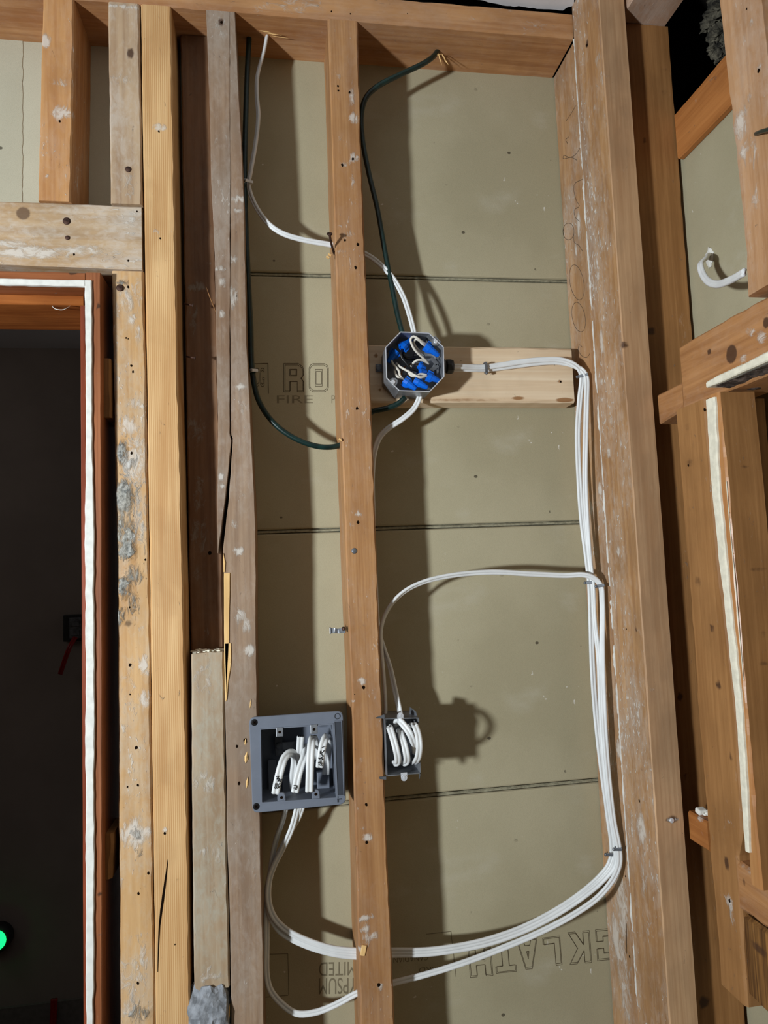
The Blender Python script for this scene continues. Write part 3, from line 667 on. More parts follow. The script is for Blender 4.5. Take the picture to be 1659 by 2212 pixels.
tag(S1, 'dark brown stud in the corner recess, half in shadow behind corner stud', 'stud')
P2 = board('wall_top_plate', 'w2h', 2.427, 2.47, -1.9, -.035, .5405, .618, W['pink_y'], nf=4, ns=10, seed=16, step=.02)
tag(P2, 'pinkish top plate over the right-hand wall', 'top plate')
N1 = board('nailer_block', 'w2h', Q(1470.7, 337, .6195).z, Q(1465.6, 236, .6195).z, -1.2, -.064, .6195, .6295, W['orange_y'], nf=12, seed=17,
      blobs=bl([(1500, 215, 10, 12, 0, .4), (1530, 190, 14, 10, 0, .2)], X=.6195))
tag(N1, 'orange nailing block running along the top of the right-hand gypsum', 'blocking')
# headers over the opening in the right-hand wall
XH = .5415
lb = board('lower_header_block', 'w2h', [(-.152, 1.8005), (-.135, 1.795), (-.0915, 1.789)], [(-.152, 1.8335), (-.09, 1.8325)], -.152, -.0915, XH, .6, W['brown_y'], nf=8, seed=18, wob=.001,
      blobs=bl([(1418, 885, 5, 7, 1, .5), (1440, 845, 10, 4, 0, .5), (1470, 855, 20, 8, 1, .4)], X=XH))
tag(lb, 'short lower header block with its end against the front corner stud', 'blocking')
ub = board('upper_header', 'w2h', 1.7965, [(-.9, 1.886), (-.153, 1.8825)], -.9, -.1535, XH, .6, W['brown_y'], nf=24, step=.004, seed=19, wob=.001,
      blobs=bl([(1580, 765, 16, 18, 1, 1.6), (1532, 760, 5, 8, 1, 1.3), (1655, 697, 10, 12, 1, 1.2), (1620, 715, 18, 14, 0, .7), (1645, 730, 16, 14, 0, .7), (1605, 775, 14, 10, 0, .7), (1560, 788, 8, 6, 1, .5), (1650, 660, 14, 10, 0, .5)], X=XH))
tag(ub, 'knotty header board sloping out of frame above the right-hand opening', 'header')
zc0 = 1.8875
cr_rows = [(0, 1550, 1700), (202, 1572, 1720), (505, 1605, 1750), (640, 1612, 1760)]
e0, e1 = edges_w2(cr_rows, .527); e1 = [(z_, y_-.062) for (z_, y_) in e0]
cs = board('cripple_stud', 'w2v', e1, e0, zc0, 2.426, .527, .60, W['cripple'], nf=14, seed=20, bev=.004,
      blobs=bl([(1600, 270, 22, 36, 0, .75), (1620, 330, 26, 50, 0, .55), (1605, 330, 12, 14, 0, .8), (1640, 145, 10, 10, 0, .9), (1618, 210, 5, 10, 0, .9), (1622, 50, 6, 16, 0, .5), (1630, 420, 14, 40, 0, .5)], X=.527))
tag(cs, 'thick pale cripple stud at the upper right edge with plaster smears', 'stud')
holes(cs, [(1639, 152, 1.6), (1613, 19, .9)], X=.5266)
s2_rows = [(885, 1459, 1524), (964, 1464, 1530), (1099, 1474, 1541), (1234, 1486, 1554), (1300, 1491, 1562), (1506, 1505, 1586), (1589, 1512, 1592), (1795, 1529, 1603), (1850, 1533, 1592), (1918, 1541, 1597), (2021, 1549, 1602), (2120, 1556, 1608)]
e0, e1 = edges_w2(s2_rows, .53)
s2 = board('jamb_stud', 'w2v', e1, e0, 1.066, 1.795, .53, .612, W['brown'], nf=12, seed=21, wob=.0016, bev=.003,
      blobs=bl([(1485, 920, 20, 16, 1, .4), (1490, 1000, 22, 14, 1, .5), (1533, 960, 8, 14, 0, .6), (1538, 1055, 8, 18, 0, .7), (1507, 1255, 18, 16, 1, .55), (1538, 1357, 9, 10, 1, .9), (1552, 1480, 10, 12, 1, .9), (1580, 1635, 7, 14, 1, .7), (1570, 1865, 8, 16, 1, .9), (1575, 1945, 14, 14, 0, .8), (1580, 1980, 14, 30, 0, .45), (1552, 1790, 8, 8, 1, .4), (1576, 1775, 6, 5, 0, .9)], X=.53))
tag(s2, 'knotty brown stud at the side of the right-hand opening, cut off square below', 'stud')
holes(s2, [(1522, 885, 1.6), (1576, 1945, 1.6), (1487, 1005, 1.2)], X=.5296)
# jamb of the opening with its plaster edge
XJ = .5205
jr = [(850, 1536, 1552), (1032, 1549, 1570), (1251, 1570, 1588), (1506, 1595, 1610), (1795, 1618, 1633), (1860, 1622, 1640)]
e0, e1 = edges_w2(jr, XJ); Yn = sum(y_ for (z_, y_) in e1)/len(e1)
e0 = [(z_, y_+.004) for (z_, y_) in e0]
jx1 = P(1642, 950, Yn).x
jb_root = empty('side_jamb', (XJ+.03, Yn+.01, 1.225), 'brown side jamb with a white plaster ridge on its edge, right-hand opening', 'jamb')
board('jamb_board', 'w2v', e1, e0, 1.225, 1.793, XJ, jx1, W['brown'], jb_root, nf=4, ns=8, seed=22,
      blobs=bl([(1640, 1230, 30, 10, 1, .5), (1650, 1370, 20, 8, 1, .6), (1650, 1430, 20, 8, 1, .6), (1611, 1012, 4, 5, 1, 1.2)], Yn))
jbm = last('jamb_board'); W['jamb2'] = wood('orange_varnished_jamb', (198, 144, 90), (168, 110, 60), flecks=.03, rough=.3, lines=.3)
jbm.data.materials.append(W['jamb2'])
for p_ in jbm.data.polygons:
    if p_.normal.x < -.6: p_.material_index = 1
MB().tube([Q(x, y, XJ-.0003) for (x, y) in ((1569, 1040), (1577, 1140), (1588, 1255), (1594, 1330), (1600, 1400), (1606, 1470))], .0005, 6).build('pale_edge', M['plaster_cream'], jb_root)  # thin pale line along the front corner of the jamb
pr = [(863, 1524, 1541), (1032, 1535, 1551), (1251, 1556, 1571), (1300, 1562, 1577), (1506, 1586, 1599), (1795, 1606, 1616), (1838, 1609, 1617)]
e0, e1 = edges_w2(pr, XJ-.004)
board('plaster_ridge', 'w2v', e1, e0, Q(1613, 1840, XJ-.004).z, Q(1530, 862, XJ-.004).z, XJ-.004, XJ+.006, M['plaster_cream'], jb_root, nf=4, seed=23, wob=.0018, bev=.0015, step=.004)
oj = board('opening_side_board', 'w2v', Yn-.09, Yn-.06, 1.1, 1.79, jx1+.02, jx1+.06, W['brown'], nf=4, seed=24, step=.03); tag(oj, 'brown board edge at far right inside the opening', 'board')
hj_root = empty('head_jamb', (XJ+.02, -.5, 1.8), 'white plaster head strip with dark crumbled underside above the opening', 'jamb')
h0 = Q(1526, 838, XJ-.002); h1 = Q(1526, 824, XJ-.002)
board('plaster_ridge', 'w2h', [(-.9, h0.z), (h0.y, h0.z)], [(-.9, h1.z+.003), (h0.y-.1, h1.z+.003), (h0.y, h1.z)], -.9, h0.y, XJ-.002, XH-.001, M['plaster_cream'], hj_root, nf=4, seed=25, wob=.0018, bev=.0015, step=.004)
b = bmesh.new(); bmesh.ops.create_grid(b, x_segments=120, y_segments=10, size=1)
vv = []
for v_ in b.verts:
    yy = h0.y - .012 + (v_.co.x+1)/2*(-.6); t = (v_.co.y+1)/2
    q = Vector((yy*60, t*9, 3)); am = noise.noise(q)*.004 + abs(noise.noise(q*3))*.003
    vv.append(Vector((XJ+.002 + t*.09, yy, h0.z-.001 - (1-abs(2*t-1))*.004*(1 if t > 0 else 0) - am*(1 if 0 < t < 1 else .2))))
mesh_obj('crumbled_edge', vv, [[q.index for q in f_.verts] for f_ in b.faces], M['dark_rough'], hj_root); b.free()
# block between corner and jamb stud with dusty plaster on top
zt = Q(1478, 1746, XH).z; zb_ = Q(1481, 1808, XH).z
kb = board('blocking', 'w2h', zb_, zt, -.134, -.0915, XH, .612, W['orange_y'], nf=6, seed=26, ns=6, blobs=bl([(1510, 1765, 10, 10, 0, .8), (1515, 1800, 4, 14, 0, .8)], X=XH))
tag(kb, 'short block beside the front corner stud with plaster rubble on top', 'blocking')
b = MB(); rng = random.Random(2)
for i in range(30):
    sz = rng.uniform(.004, .013)
    b.box((rng.uniform(XH+.008, .6), rng.uniform(-.128, -.1), zt + sz*.25 + .0008), (sz, sz*.8, sz*.6), Matrix.Rotation(rng.random()*3, 3, 'Z') @ Matrix.Rotation(rng.random(), 3, 'X'), sz*.15)
o = b.build('plaster_rubble', M['plaster'], kb); o['kind'] = 'stuff'
# sill boards under the opening
zs1 = Q(1600, 1862, .535).z; zs0 = Q(1600, 1962, .535).z
sb1 = board('sill_board', 'w2h', [(-.9, zs0-.004), (-.2, zs0)], zs1, -.9, -.1935, .531, .62, W['brown_y'], nf=10, seed=27, wob=.003, bev=.004,
      blobs=bl([(1620, 1880, 14, 10, 0, .4), (1645, 1890, 16, 26, 0, .7), (1610, 1905, 8, 10, 1, .7), (1605, 1870, 6, 10, 0, .7)], X=.533))
tag(sb1, 'worn upper sill board under the right-hand opening', 'sill')
zr0 = Q(1609, 2140, .54).z
sb2 = board('rough_sill', 'w2h', zr0, zs0-.003, -.9, -.1895, .5345, .62, W['rough_y'], nf=16, seed=28, wob=.003, bev=.004, step=.004,
      blobs=bl([(1615, 2010, 20, 22, 0, .35), (1640, 2050, 30, 12, 1, .7)], X=.5345))
tag(sb2, 'splintered rough sill with torn dark grain at lower right', 'sill')

# ------------------------------------------------------------------ the door frame on the left
dj = empty('door_jamb', (P(200, 1300, -.02).x, .06, 0.0), 'red-brown door jamb with a ragged white paint ridge along its edge', 'door frame')
jrow = [(592, 184, 217), (1300, 184.5, 220.5), (2212, 185.5, 220.6)]
e0, e1 = edges_v1(jrow, -.02)
board('jamb_board', 'w1v', e0, e1, 0.0, 2.0245, -.02, .155, W['jamb'], dj, nf=7, ns=4, seed=30, wob=.0004, bev=.001, blobs=bl([(213, 660, 4, 8, 1, 1.0), (206, 675, 3, 5, 1, .7), (208, 1298, 16, 3, 1, .8), (215, 1931, 6, 2, 1, .8)], -.02))
prow = [(606, 184, 200), (760, 184.2, 199), (1000, 184.2, 201), (1300, 184.5, 203), (1570, 184.8, 206), (1700, 185, 203), (2212, 185.5, 201.5)]
e0, e1 = edges_v1(prow, -.0225)
board('paint_ridge', 'w1v', e0, [(z_, x_) for (z_, x_) in e1], 0.0, P(192, 606, -.0225).z, -.0235, -.0185, M['plaster'], dj, nf=4, seed=31, wob=.0016, bev=.001, step=.003)
xj = e0[0][1]
zhj0 = P(183, 620, -.02).z; zhj1 = P(183, 589, -.02).z
board('head_board', 'w1h', zhj0, zhj1, -.98, P(183.5, 600, -.02).x, -.02, .155, W['jamb_h'], dj, nf=6, ns=8, seed=32, wob=.0004, bev=.001, blobs=bl([(157, 590, 8, 5, 1, 1.1), (120, 625, 60, 8, 0, .4)], -.02))
p0 = P(183, 619, -.0225); p1 = P(183, 605, -.0225)
board('paint_ridge', 'w1h', p0.z, p1.z, -.98, p0.x, -.0235, -.0185, M['plaster'], dj, nf=4, seed=33, wob=.0012, bev=.001, step=.003)
board('head_stop', 'w1h', zhj0-.0145, zhj0-.0003, -.98, P(180, 650, .01).x, .01, .113, W['stop'], dj, nf=3, ns=8, seed=34, wob=.0002, bev=.001)
board('side_stop', 'w1v', P(176, 1300, .01).x, P(188, 1300, .01).x, 0.0, zhj0-.015, .01, .113, W['stopv'], dj, nf=3, seed=35, wob=.0002, bev=.001)
box_obj('jamb_board', -1.0, -.98, -.02, .155, 0, zhj1, W['jamb'], dj)  # unseen left jamb, narrows the opening to block direct lamp light
MB().tube([P(112, 661, .02), P(122, 668, .0), P(136, 669, -.005), P(147, 664, .0), P(153, 659, .02)], .0005, 6).build('loose_thread', M['plaster'], dj)
o = board('shim', 'w1v', P(218.8, 840, .0).x, P(240, 840, 0).x, P(230, 903, 0).z, P(230, 776, 0).z, -.004, .06, W['brown'], seed=36, nf=6); tag(o, 'square-cut wooden shim between door jamb and trimmer stud', 'shim')
o = board('shim', 'w1v', P(222, 1830, .0).x, [(P(0, 1890).z, P(243, 1890, 0).x), (P(0, 1780).z, P(247, 1780).x), (P(0, 1765).z, P(250, 1765).x)], P(232, 1898, 0).z, P(232, 1800, 0).z, -.003, .06, W['brown'], seed=37, nf=8, bev=.007, wob=.003); tag(o, 'rounded splintery shim low down beside the door jamb', 'shim')

# ------------------------------------------------------------------ printing on the gypsum
def text_mesh(body, size, outline, font_off=0.0, bevel=.0004, sx=1.0):
    cu = bpy.data.curves.new('t', 'FONT'); cu.body = body; cu.size = size; cu.offset = font_off; cu.space_character = 1.0
    cu.resolution_u = 4
    if outline: cu.fill_mode = 'NONE'; cu.bevel_depth = bevel; cu.bevel_resolution = 0
    ob = bpy.data.objects.new('t', cu); COL.objects.link(ob)
    bpy.context.view_layer.update()
    me = bpy.data.meshes.new_from_object(ob.evaluated_get(bpy.context.evaluated_depsgraph_get()))
    v = [x.co.copy() for x in me.vertices]; f = [list(p.vertices) for p in me.polygons]
    bpy.data.objects.remove(ob); bpy.data.curves.remove(cu); bpy.data.meshes.remove(me)
    return v, f
def print_on(mb, body, p_bl, p_br, p_tl, outline=True, thick=1.0, bevel=.0004, layers=(0.0,)):
    """lettering fitted to three corners on the board face"""
    p0, px, pz = Vector(p_bl), Vector(p_br), Vector(p_tl)
    for off in layers:
        v, f = text_mesh(body, 1.0, outline, off, bevel/ max((pz-p0).length, 1e-5))
        v0, _ = text_mesh(body, 1.0, False)
        x0 = min(a.x for a in v0); x1 = max(a.x for a in v0); y0 = min(a.y for a in v0); y1 = max(a.y for a in v0)
        out = []
        for a in v:
            q = p0 + (px-p0)*((a.x-x0)/(x1-x0)) + (pz-p0)*((a.y-y0)/(y1-y0)); q.y = YB - .00015 - (.00012 if a.z > 0 else 0)
            out.append(q)
        mb.add(out, f)
PB = lambda x, y: P(x, y, YB)
GLYPH = {   # block letters drawn as outlines in a unit box
 'R': [[(0, 0), (0, 1), (.72, 1), (.93, .9), (1, .78), (1, .6), (.88, .48), (1, .36), (1, 0), (.68, 0), (.68, .36), (.3, .36), (.3, 0)], [(.3, .56), (.3, .8), (.66, .8), (.66, .56)]],
 'O': [[(.2, 0), (.06, .06), (0, .16), (0, .84), (.06, .94), (.2, 1), (.8, 1), (.94, .94), (1, .84), (1, .16), (.94, .06), (.8, 0)], [(.32, .2), (.32, .8), (.68, .8), (.68, .2)]],
 'C': [[(.2, 0), (0, .16), (0, .84), (.2, 1), (1, 1), (1, .62), (.68, .62), (.68, .78), (.32, .78), (.32, .22), (.68, .22), (.68, .38), (1, .38), (1, 0)]],
 'K': [[(0, 0), (0, 1), (.3, 1), (.3, .62), (.66, 1), (1, 1), (.6, .52), (1, 0), (.66, 0), (.3, .42), (.3, 0)]],
 'L': [[(0, 0), (0, 1), (.34, 1), (.34, .22), (1, .22), (1, 0)]],
 'A': [[(0, 0), (.34, 1), (.66, 1), (1, 0), (.7, 0), (.62, .2), (.38, .2), (.3, 0)], [(.44, .4), (.5, .66), (.56, .4)]],
 'T': [[(.33, 0), (.33, .78), (0, .78), (0, 1), (1, 1), (1, .78), (.67, .78), (.67, 0)]],
 'H': [[(0, 0), (0, 1), (.3, 1), (.3, .6), (.7, .6), (.7, 1), (1, 1), (1, 0), (.7, 0), (.7, .4), (.3, .4), (.3, 0)]]}
def block_letter(ch, x0, y0, x1, y1, skew=0.0, r=.00045):
    """x0,y0 baseline start and x1,y1 far top corner, in pixels; two rings for the double outline"""
    b = MB()
    for ring, poly in enumerate(GLYPH[ch]):
        cx = sum(p[0] for p in poly)/len(poly); cy = sum(p[1] for p in poly)/len(poly)
        for k in (1.0, .90 if ring == 0 else .76):
            q = [PB(x0 + (x1-x0)*(cx+(u-cx)*k) + skew*(cy+(w-cy)*k), y0 + (y1-y0)*(cy+(w-cy)*k) - skew*.9*(cx+(u-cx)*k)*(1 if x1 > x0 else -1)) for (u, w) in poly]
            for a_, c_ in zip(q, q[1:] + q[:1]):
                a_.y = c_.y = YB; b.tube([a_, c_], r, 4, 2)
    return b.build('printed_letter', M['ink'], pans[1] if y1 < y0 else pans[3])
block_letter('R', 613, 846.5, 656, 785); block_letter('O', 667.5, 846.5, 709.5, 785.5)
b = MB()
print_on(b, 'FIRE', PB(598, 871), PB(676, 871), PB(598, 854), outline=False); print_on(b, 'P', PB(716, 871), PB(724, 871), PB(716, 854), outline=False)
b.build('printed_small_lettering', plain('faint_ink', (132, 122, 96), .8), pans[1])
b = MB()
rc = [PB(549, 786), PB(579, 785), PB(580, 850), PB(549, 850)]
b.tube([rc[0]+Vector((0, 0, 0)), rc[1]], .0006, 5); b.tube([rc[1], rc[2]], .0006, 5)
print_on(b, 'CG', PB(549, 835), PB(571, 835), PB(549, 795), layers=(0.0,))
b.build('printed_emblem', M['ink'], pans[1])
for ch, xa, xb, ya, yb in (('C', 1332, 1286, 2004, 2071), ('K', 1273, 1226, 2010, 2079), ('L', 1209, 1172, 2022, 2084), ('A', 1160, 1116, 2027, 2091), ('T', 1111, 1067, 2036, 2098), ('H', 1060, 1011, 2046, 2107)):
    block_letter(ch, xa, ya, xb, yb, skew=5.0)      # upside-down name along the lower panel
b = MB()
print_on(b, 'GYPSUM', PB(790, 2111), PB(689, 2113), PB(790, 2146), outline=False); print_on(b, 'LIMITED', PB(790, 2077), PB(689, 2079), PB(790, 2106), outline=False)
print_on(b, 'BOARD', PB(975, 2086), PB(905, 2090), PB(975, 2098), outline=False); print_on(b, 'CANADIAN', PB(925, 2062), PB(850, 2068), PB(925, 2074), outline=False)
for a_, c_ in (((622, 2060), (624, 2150)), ((622, 2150), (560, 2155)), ((622, 2060), (560, 2062)), ((974, 2012), (985, 2110)), ((974, 2012), (920, 2018))):
    b.tube([PB(*a_), PB(*c_)], .0005, 5)
b.build('printed_small_lettering', plain('grey_ink', (118, 108, 84), .8), pans[3])
# pencil scribbles on the rear corner post
def loop_path(cx, cy, rx, ry, n=20, a0=0, a1=2*math.pi, tilt=0.0):
    return [(cx + rx*math.cos(a0+(a1-a0)*i/n) + tilt*ry*math.sin(a0+(a1-a0)*i/n), cy + ry*math.sin(a0+(a1-a0)*i/n)) for i in range(n+1)]
scr = [loop_path(1246, 610, 15, 38, tilt=.15), loop_path(1250, 685, 14, 32, tilt=.15), [(1262, 385), (1240, 400), (1242, 425), (1252, 445)], [(1250, 447), (1240, 455), (1243, 470), (1252, 478)], loop_path(1228, 500, 12, 18) + [(1240, 522), (1250, 530), (1258, 542)],
       [(1218, 335), (1232, 340), (1245, 332), (1258, 310)], [(1218, 335), (1216, 342), (1234, 340), (1246, 346)], [(1222, 262), (1232, 248), (1244, 228)], [(1248, 755), (1256, 768), (1268, 772), (1274, 764)], [(1249, 755), (1251, 745), (1258, 750)], [(1226, 310), (1222, 302), (1228, 296)]]
for pth in scr: MB().tube([Q(x, y, XC+.0013) for (x, y) in pth], .00042, 5, res=len(pth)*2).build('pencil_scribble', M['pencil'], A)

# ------------------------------------------------------------------ round cables and flat white cables
def cable(name, pts, label, w=.0088, t=.0046, m='cable_white', res=None, hint=(0, -1, 0), twist=None, cat='cable', round_r=None, parent=None, group=None):
    pts = [P(*p) if not isinstance(p, Vector) else p for p in pts]
    L = sum((pts[i+1]-pts[i]).length for i in range(len(pts)-1))
    sec = cable_section(w, t) if round_r is None else [(round_r*math.cos(2*math.pi*i/12), round_r*math.sin(2*math.pi*i/12)) for i in range(12)]
    v, f = sweep(pts, sec, res or max(10, int(L/.005)), hint, twist)
    o = mesh_obj(name, v, f, M[m], parent, True)
    if label: tag(o, label, cat, group)
    return o
cable('old_green_cable', [(541, 40, .055), (536, 120, .05), (531, 250, .045), (528.5, 395, .042), (534, 560, .042), (541, 700, .042), (545, 800, .038), (560, 868, .036), (598, 920, .036), (650, 953, .036), (700, 966, .036), (736, 961, .038), (775, 935, .042), (800, 892, .04), (835, 882, .034), (860, 872, .03), (876, 858, .026)],
      'dark green cable running down the split stud and looping to the middle stud', round_r=.0042, m='cable_green')
cable('old_green_cable', [(950, 100, .055), (939, 119, .045), (915, 137, .036), (860, 163, .032), (815, 187, .03), (790, 212, .03), (781, 245, .035), (783, 300, .04), (797, 375, .04), (815, 450, .038), (832, 545, .036), (848, 625, .034), (860, 685, .03), (869, 718, .026), (872, 730, .026)],
      'dark green cable from the top plate down into the octagon box', round_r=.0042, m='cable_green')
cable('white_cable', [(580, 50, .045), (577, 75, .045), (570, 110, .044), (556, 165, .042), (555, 210, .042), (558, 250, .042), (552, 310, .042), (541, 372, .04), (537, 398, .04), (543, 425, .04), (563, 463, .038), (585, 488, .038), (612, 505, .038), (655, 518, .038), (716, 529, .038), (755, 536, .038), (793, 551, .036), (820, 570, .035), (848, 600, .034), (870, 638, .032), (884, 678, .028), (893, 712, .026), (896, 728, .026)],
      'white cable from the top plate through the middle stud to the octagon box', w=.0085, t=.0050, twist=[1.2, 1.2, 1.0, 1.0, .9, .8, .8, .7, .5, .2, 0, 0])
cable('white_cable', [(908, 846, .028), (905, 862, .03), (893, 884, .034), (868, 906, .036), (838, 926, .04), (820, 945, .044), (809, 975, .048), (804, 1020, .052), (805, 1100, .056), (811, 1250, .056), (818, 1360, .05), (829, 1400, .045), (842, 1440, .04), (853, 1490, .034), (862, 1530, .028), (866, 1552, .026)],
      'white cable leaving the octagon box downward, tucked along the middle stud', twist=[0, 0, .1, .6, 1.2, 1.2, 1.2, .8, .3])
# pair of cables from the right of the octagon box
pairA = [(957, 793, .022), (975, 792, .022), (995, 792, .026), (1018, 793, .032), (1048, 793, .036), (1085, 788, .036), (1130, 781, .034), (1175, 777, .03), (1208, 777, .026), (1235, 785, .022), (1252, 798, .02), (1257, 814, .022), (1253, 860, .028), (1248, 930, .03), (1250, 1010, .03), (1257, 1120, .03), (1267, 1200, .028), (1274, 1258, .026), (1277, 1340, .03), (1280, 1440, .03), (1287, 1540, .03), (1299, 1650, .028), (1314, 1760, .024), (1323, 1840, .022), (1316, 1868, .022), (1295, 1895, .026), (1255, 1930, .032), (1200, 1967, .036), (1130, 2003, .038), (1060, 2028, .038), (990, 2044, .038), (920, 2053, .038), (848, 2054, .038), (800, 2055, .038), (770, 2054, .038), (720, 2049, .038), (660, 2030, .04), (615, 2006, .042), (590, 1978, .044), (580, 1945, .046), (582, 1900, .046), (592, 1870, .044), (612, 1830, .04), (630, 1790, .036), (641, 1750, .034), (646, 1725, .034)]
cable('white_cable', pairA, 'white cable stapled down the corner post, left of the pair, sweeping to the grey box', w=.0090, t=.0048, twist=[0, 0, 0, .15, .1, 0, 0, .2, .3, .2, 0, 0, 0, .3, .3])
pairB = [(957, 796, .028), (985, 797, .03), (1018, 798, .034), (1048, 798, .040), (1085, 794, .040), (1130, 788, .038), (1175, 783, .034), (1210, 783, .03), (1240, 790, .024), (1260, 802, .018), (1267, 816, .016), (1267, 870, .016), (1265, 950, .016), (1264, 1040, .018), (1268, 1130, .02), (1274, 1210, .02), (1280, 1262, .018), (1284, 1340, .018), (1293, 1420, .016), (1297, 1510, .016), (1302, 1600, .018), (1312, 1710, .016), (1326, 1800, .014), (1331, 1842, .013), (1325, 1872, .016), (1300, 1903, .022), (1258, 1938, .028), (1200, 1976, .034), (1130, 2011, .037), (1060, 2036, .038), (990, 2051, .038), (920, 2060, .038), (848, 2062, .038), (800, 2066, .038), (770, 2066, .038), (720, 2060, .038), (655, 2040, .041), (605, 2012, .046), (584, 1978, .05), (577, 1940, .053), (582, 1895, .053), (600, 1850, .049), (625, 1800, .044), (645, 1765, .038), (655, 1738, .034)]
cable('white_cable', pairB, 'white cable stapled down the corner post, right of the pair, nearest the plaster crack', w=.0086, t=.0048, twist=[.1, .1, .2, .5, 1.2, 1.2, .9, .5, .3, .2, 0, .2, .3])
cableC = [(832, 1560, .03), (833, 1530, .03), (829, 1460, .034), (824, 1400, .036), (823, 1362, .034), (829, 1335, .032), (845, 1306, .03), (872, 1279, .03), (910, 1259, .03), (970, 1244, .03), (1060, 1236, .03), (1150, 1240, .028), (1220, 1243, .022), (1262, 1242, .012), (1283, 1249, .008), (1297, 1264, .008), (1301, 1300, .01), (1301, 1400, .01), (1304, 1520, .01), (1311, 1640, .01), (1325, 1770, .008), (1337, 1832, .006), (1338, 1865, .008), (1325, 1898, .014), (1292, 1938, .022), (1240, 1975, .028), (1170, 2012, .034), (1090, 2046, .038), (1000, 2080, .038), (920, 2105, .038), (850, 2123, .038), (800, 2136, .038), (770, 2146, .038), (725, 2170, .04), (680, 2187, .042), (640, 2189, .044), (608, 2168, .048), (585, 2140, .052), (577, 2112, .054), (576, 2030, .054), (577, 1950, .054), (583, 1890, .052), (595, 1820, .048), (611, 1770, .042), (620, 1735, .038)]
cable('white_cable', cableC, 'white cable crossing the bay from the metal switch box, joining the post halfway down', w=.0088, t=.0048, twist=[1.3, 1.2, .8, .5, .5, .8, .8, 0, .1, .2, .3, .2, .1, .2, .3, .6, .6])

# cable staples
def staple(c, along, nrm, label, m='galv_dark', w=.0125, h=.0045, proud=.006):
    along = Vector(along).normalized(); nrm = Vector(nrm).normalized(); ac = along.cross(nrm).normalized(); c = Vector(c)
    R3 = Matrix((ac, nrm, along)).transposed()
    root = empty('cable_staple', c, label, 'staple', 'cable staples')
    b = MB(); b.box(c + nrm*proud, (w, .0014, h), R3, .0005)
    for sgn in (-1, 1):
        b.box(c + nrm*(proud-.0035) + ac*sgn*w*.46, (.0013, .0085, h), R3, .0004)
    b.build('strap', M[m], root)
    MB().lathe(c + nrm*(proud-.002) + ac*w*.60, nrm, [(0, .0022), (.003, .0022), (.0036, .0016)], 10).build('nail', M['galv_dark'], root, True)
    return root
staple(P(1048, 795, .037), (1, 0, .03), (0, -1, 0), 'grey cable staple on the new pine block', w=.0165)
staple(P(1261, 813, .022), (.1, 0, -1), (-.55, -.83, 0), 'grey cable staple at the upper bend on the corner post', w=.0155)
staple(P(1276, 1258, .023), (.05, 0, -1), (-.5, -.86, 0), 'grey staple over the left pair of cables halfway down the post', w=.0135)
staple(P(1298, 1265, .008), (.15, 0, -1), (-.5, -.86, 0), 'grey staple over the single cable that joins halfway down the post', w=.0115, proud=.005)
staple(P(1322, 1843, .021), (.1, 0, -1), (-.5, -.86, 0), 'lower grey staple over the left pair of cables on the post', w=.0145)
staple(P(1336, 1832, .007), (.1, 0, -1), (-.5, -.86, 0), 'lower grey staple over the right-hand cable on the post', w=.0105, proud=.005)
staple(P(534, 395, .038), (.05, 0, -1), (.5, -.86, 0), 'white cable strap on the split stud below the top plate', m='cable_white', w=.013)
staple(P(546, 802, .036), (.1, 0, -1), (.5, -.86, 0), 'white cable strap on the green cable beside the printed letters', m='cable_white', w=.0105)
# empty strap left on the middle stud
cl = MB(); a_ = [P(712, 1356, .03), P(713, 1367, .03)]
c0 = P(715, 1362, .03); c1 = P(746, 1362, .012)
pts = [c0, c0.lerp(c1, .25)+Vector((0, -.003, 0)), c0.lerp(c1, .5)+Vector((0, .003, -.001)), c0.lerp(c1, .75)+Vector((0, .001, 0)), c1]
v, f = sweep(pts, [(-.0035, -.0005), (.0035, -.0005), (.0035, .0005), (-.0035, .0005)], 24); cl.add(v, f)
cl.box(c0 + Vector((-.001, -.001, 0)), (.0025, .006, .0095), None, .0006)
o = cl.build('pipe_clip', M['galv']); tag(o, 'small bright metal strap sticking out from the middle stud', 'clip')
MB().lathe(P(743, 1358, .012), (-.7, -.7, 0), [(0, .003), (.002, .003), (.003, .002)], 12).build('nail', M['rust'], o, True)

# ------------------------------------------------------------------ octagon box
RIM = -.004; BACK = .0445
rimpx = [(865, 716), (927, 718.5), (959, 749), (960.5, 814), (929, 847), (862, 845), (834, 817), (832, 750)]
rim = [P(x, y, RIM) for (x, y) in rimpx]
ctr = sum(rim, Vector())/8
box = empty('octagon_box', Vector((ctr.x, .02, min(p.z for p in rim))), 'octagonal galvanised junction box packed with wires and blue connectors', 'junction box')
b = MB(); ins = [ctr + (p-ctr)*(1-.0016/.042) for p in rim]; n = 8; v = []; f = []
bk = Vector((0, BACK-RIM, 0))
shr = lambda p, k: ctr + (p-ctr)*k
v = [p for p in rim] + [p for p in ins] + [shr(p, .965)+bk for p in ins] + [shr(p, .975)+bk+Vector((0, .0004, 0)) for p in rim] + [shr(p, .965)+bk-Vector((0, .0012, 0)) for p in ins]
for i in range(n):
    j = (i+1) % n
    f += [[i, j, n+j, n+i], [i, 3*n+i, 3*n+j, j], [n+i, n+j, 4*n+j, 4*n+i]]
f += [[4*n+i for i in range(n)], [3*n+i for i in range(n)][::-1]]
b.add(v, f); b.build('shell', M['galv'], box)
b = MB()   # bright sheared edge
for i in range(n): 
    p, q = (rim[i]+ins[i])/2, (rim[(i+1) % n]+ins[(i+1) % n])/2
    b.tube([p, q], .0008, 6)
b.build('rim_edge', M['steel'], box)
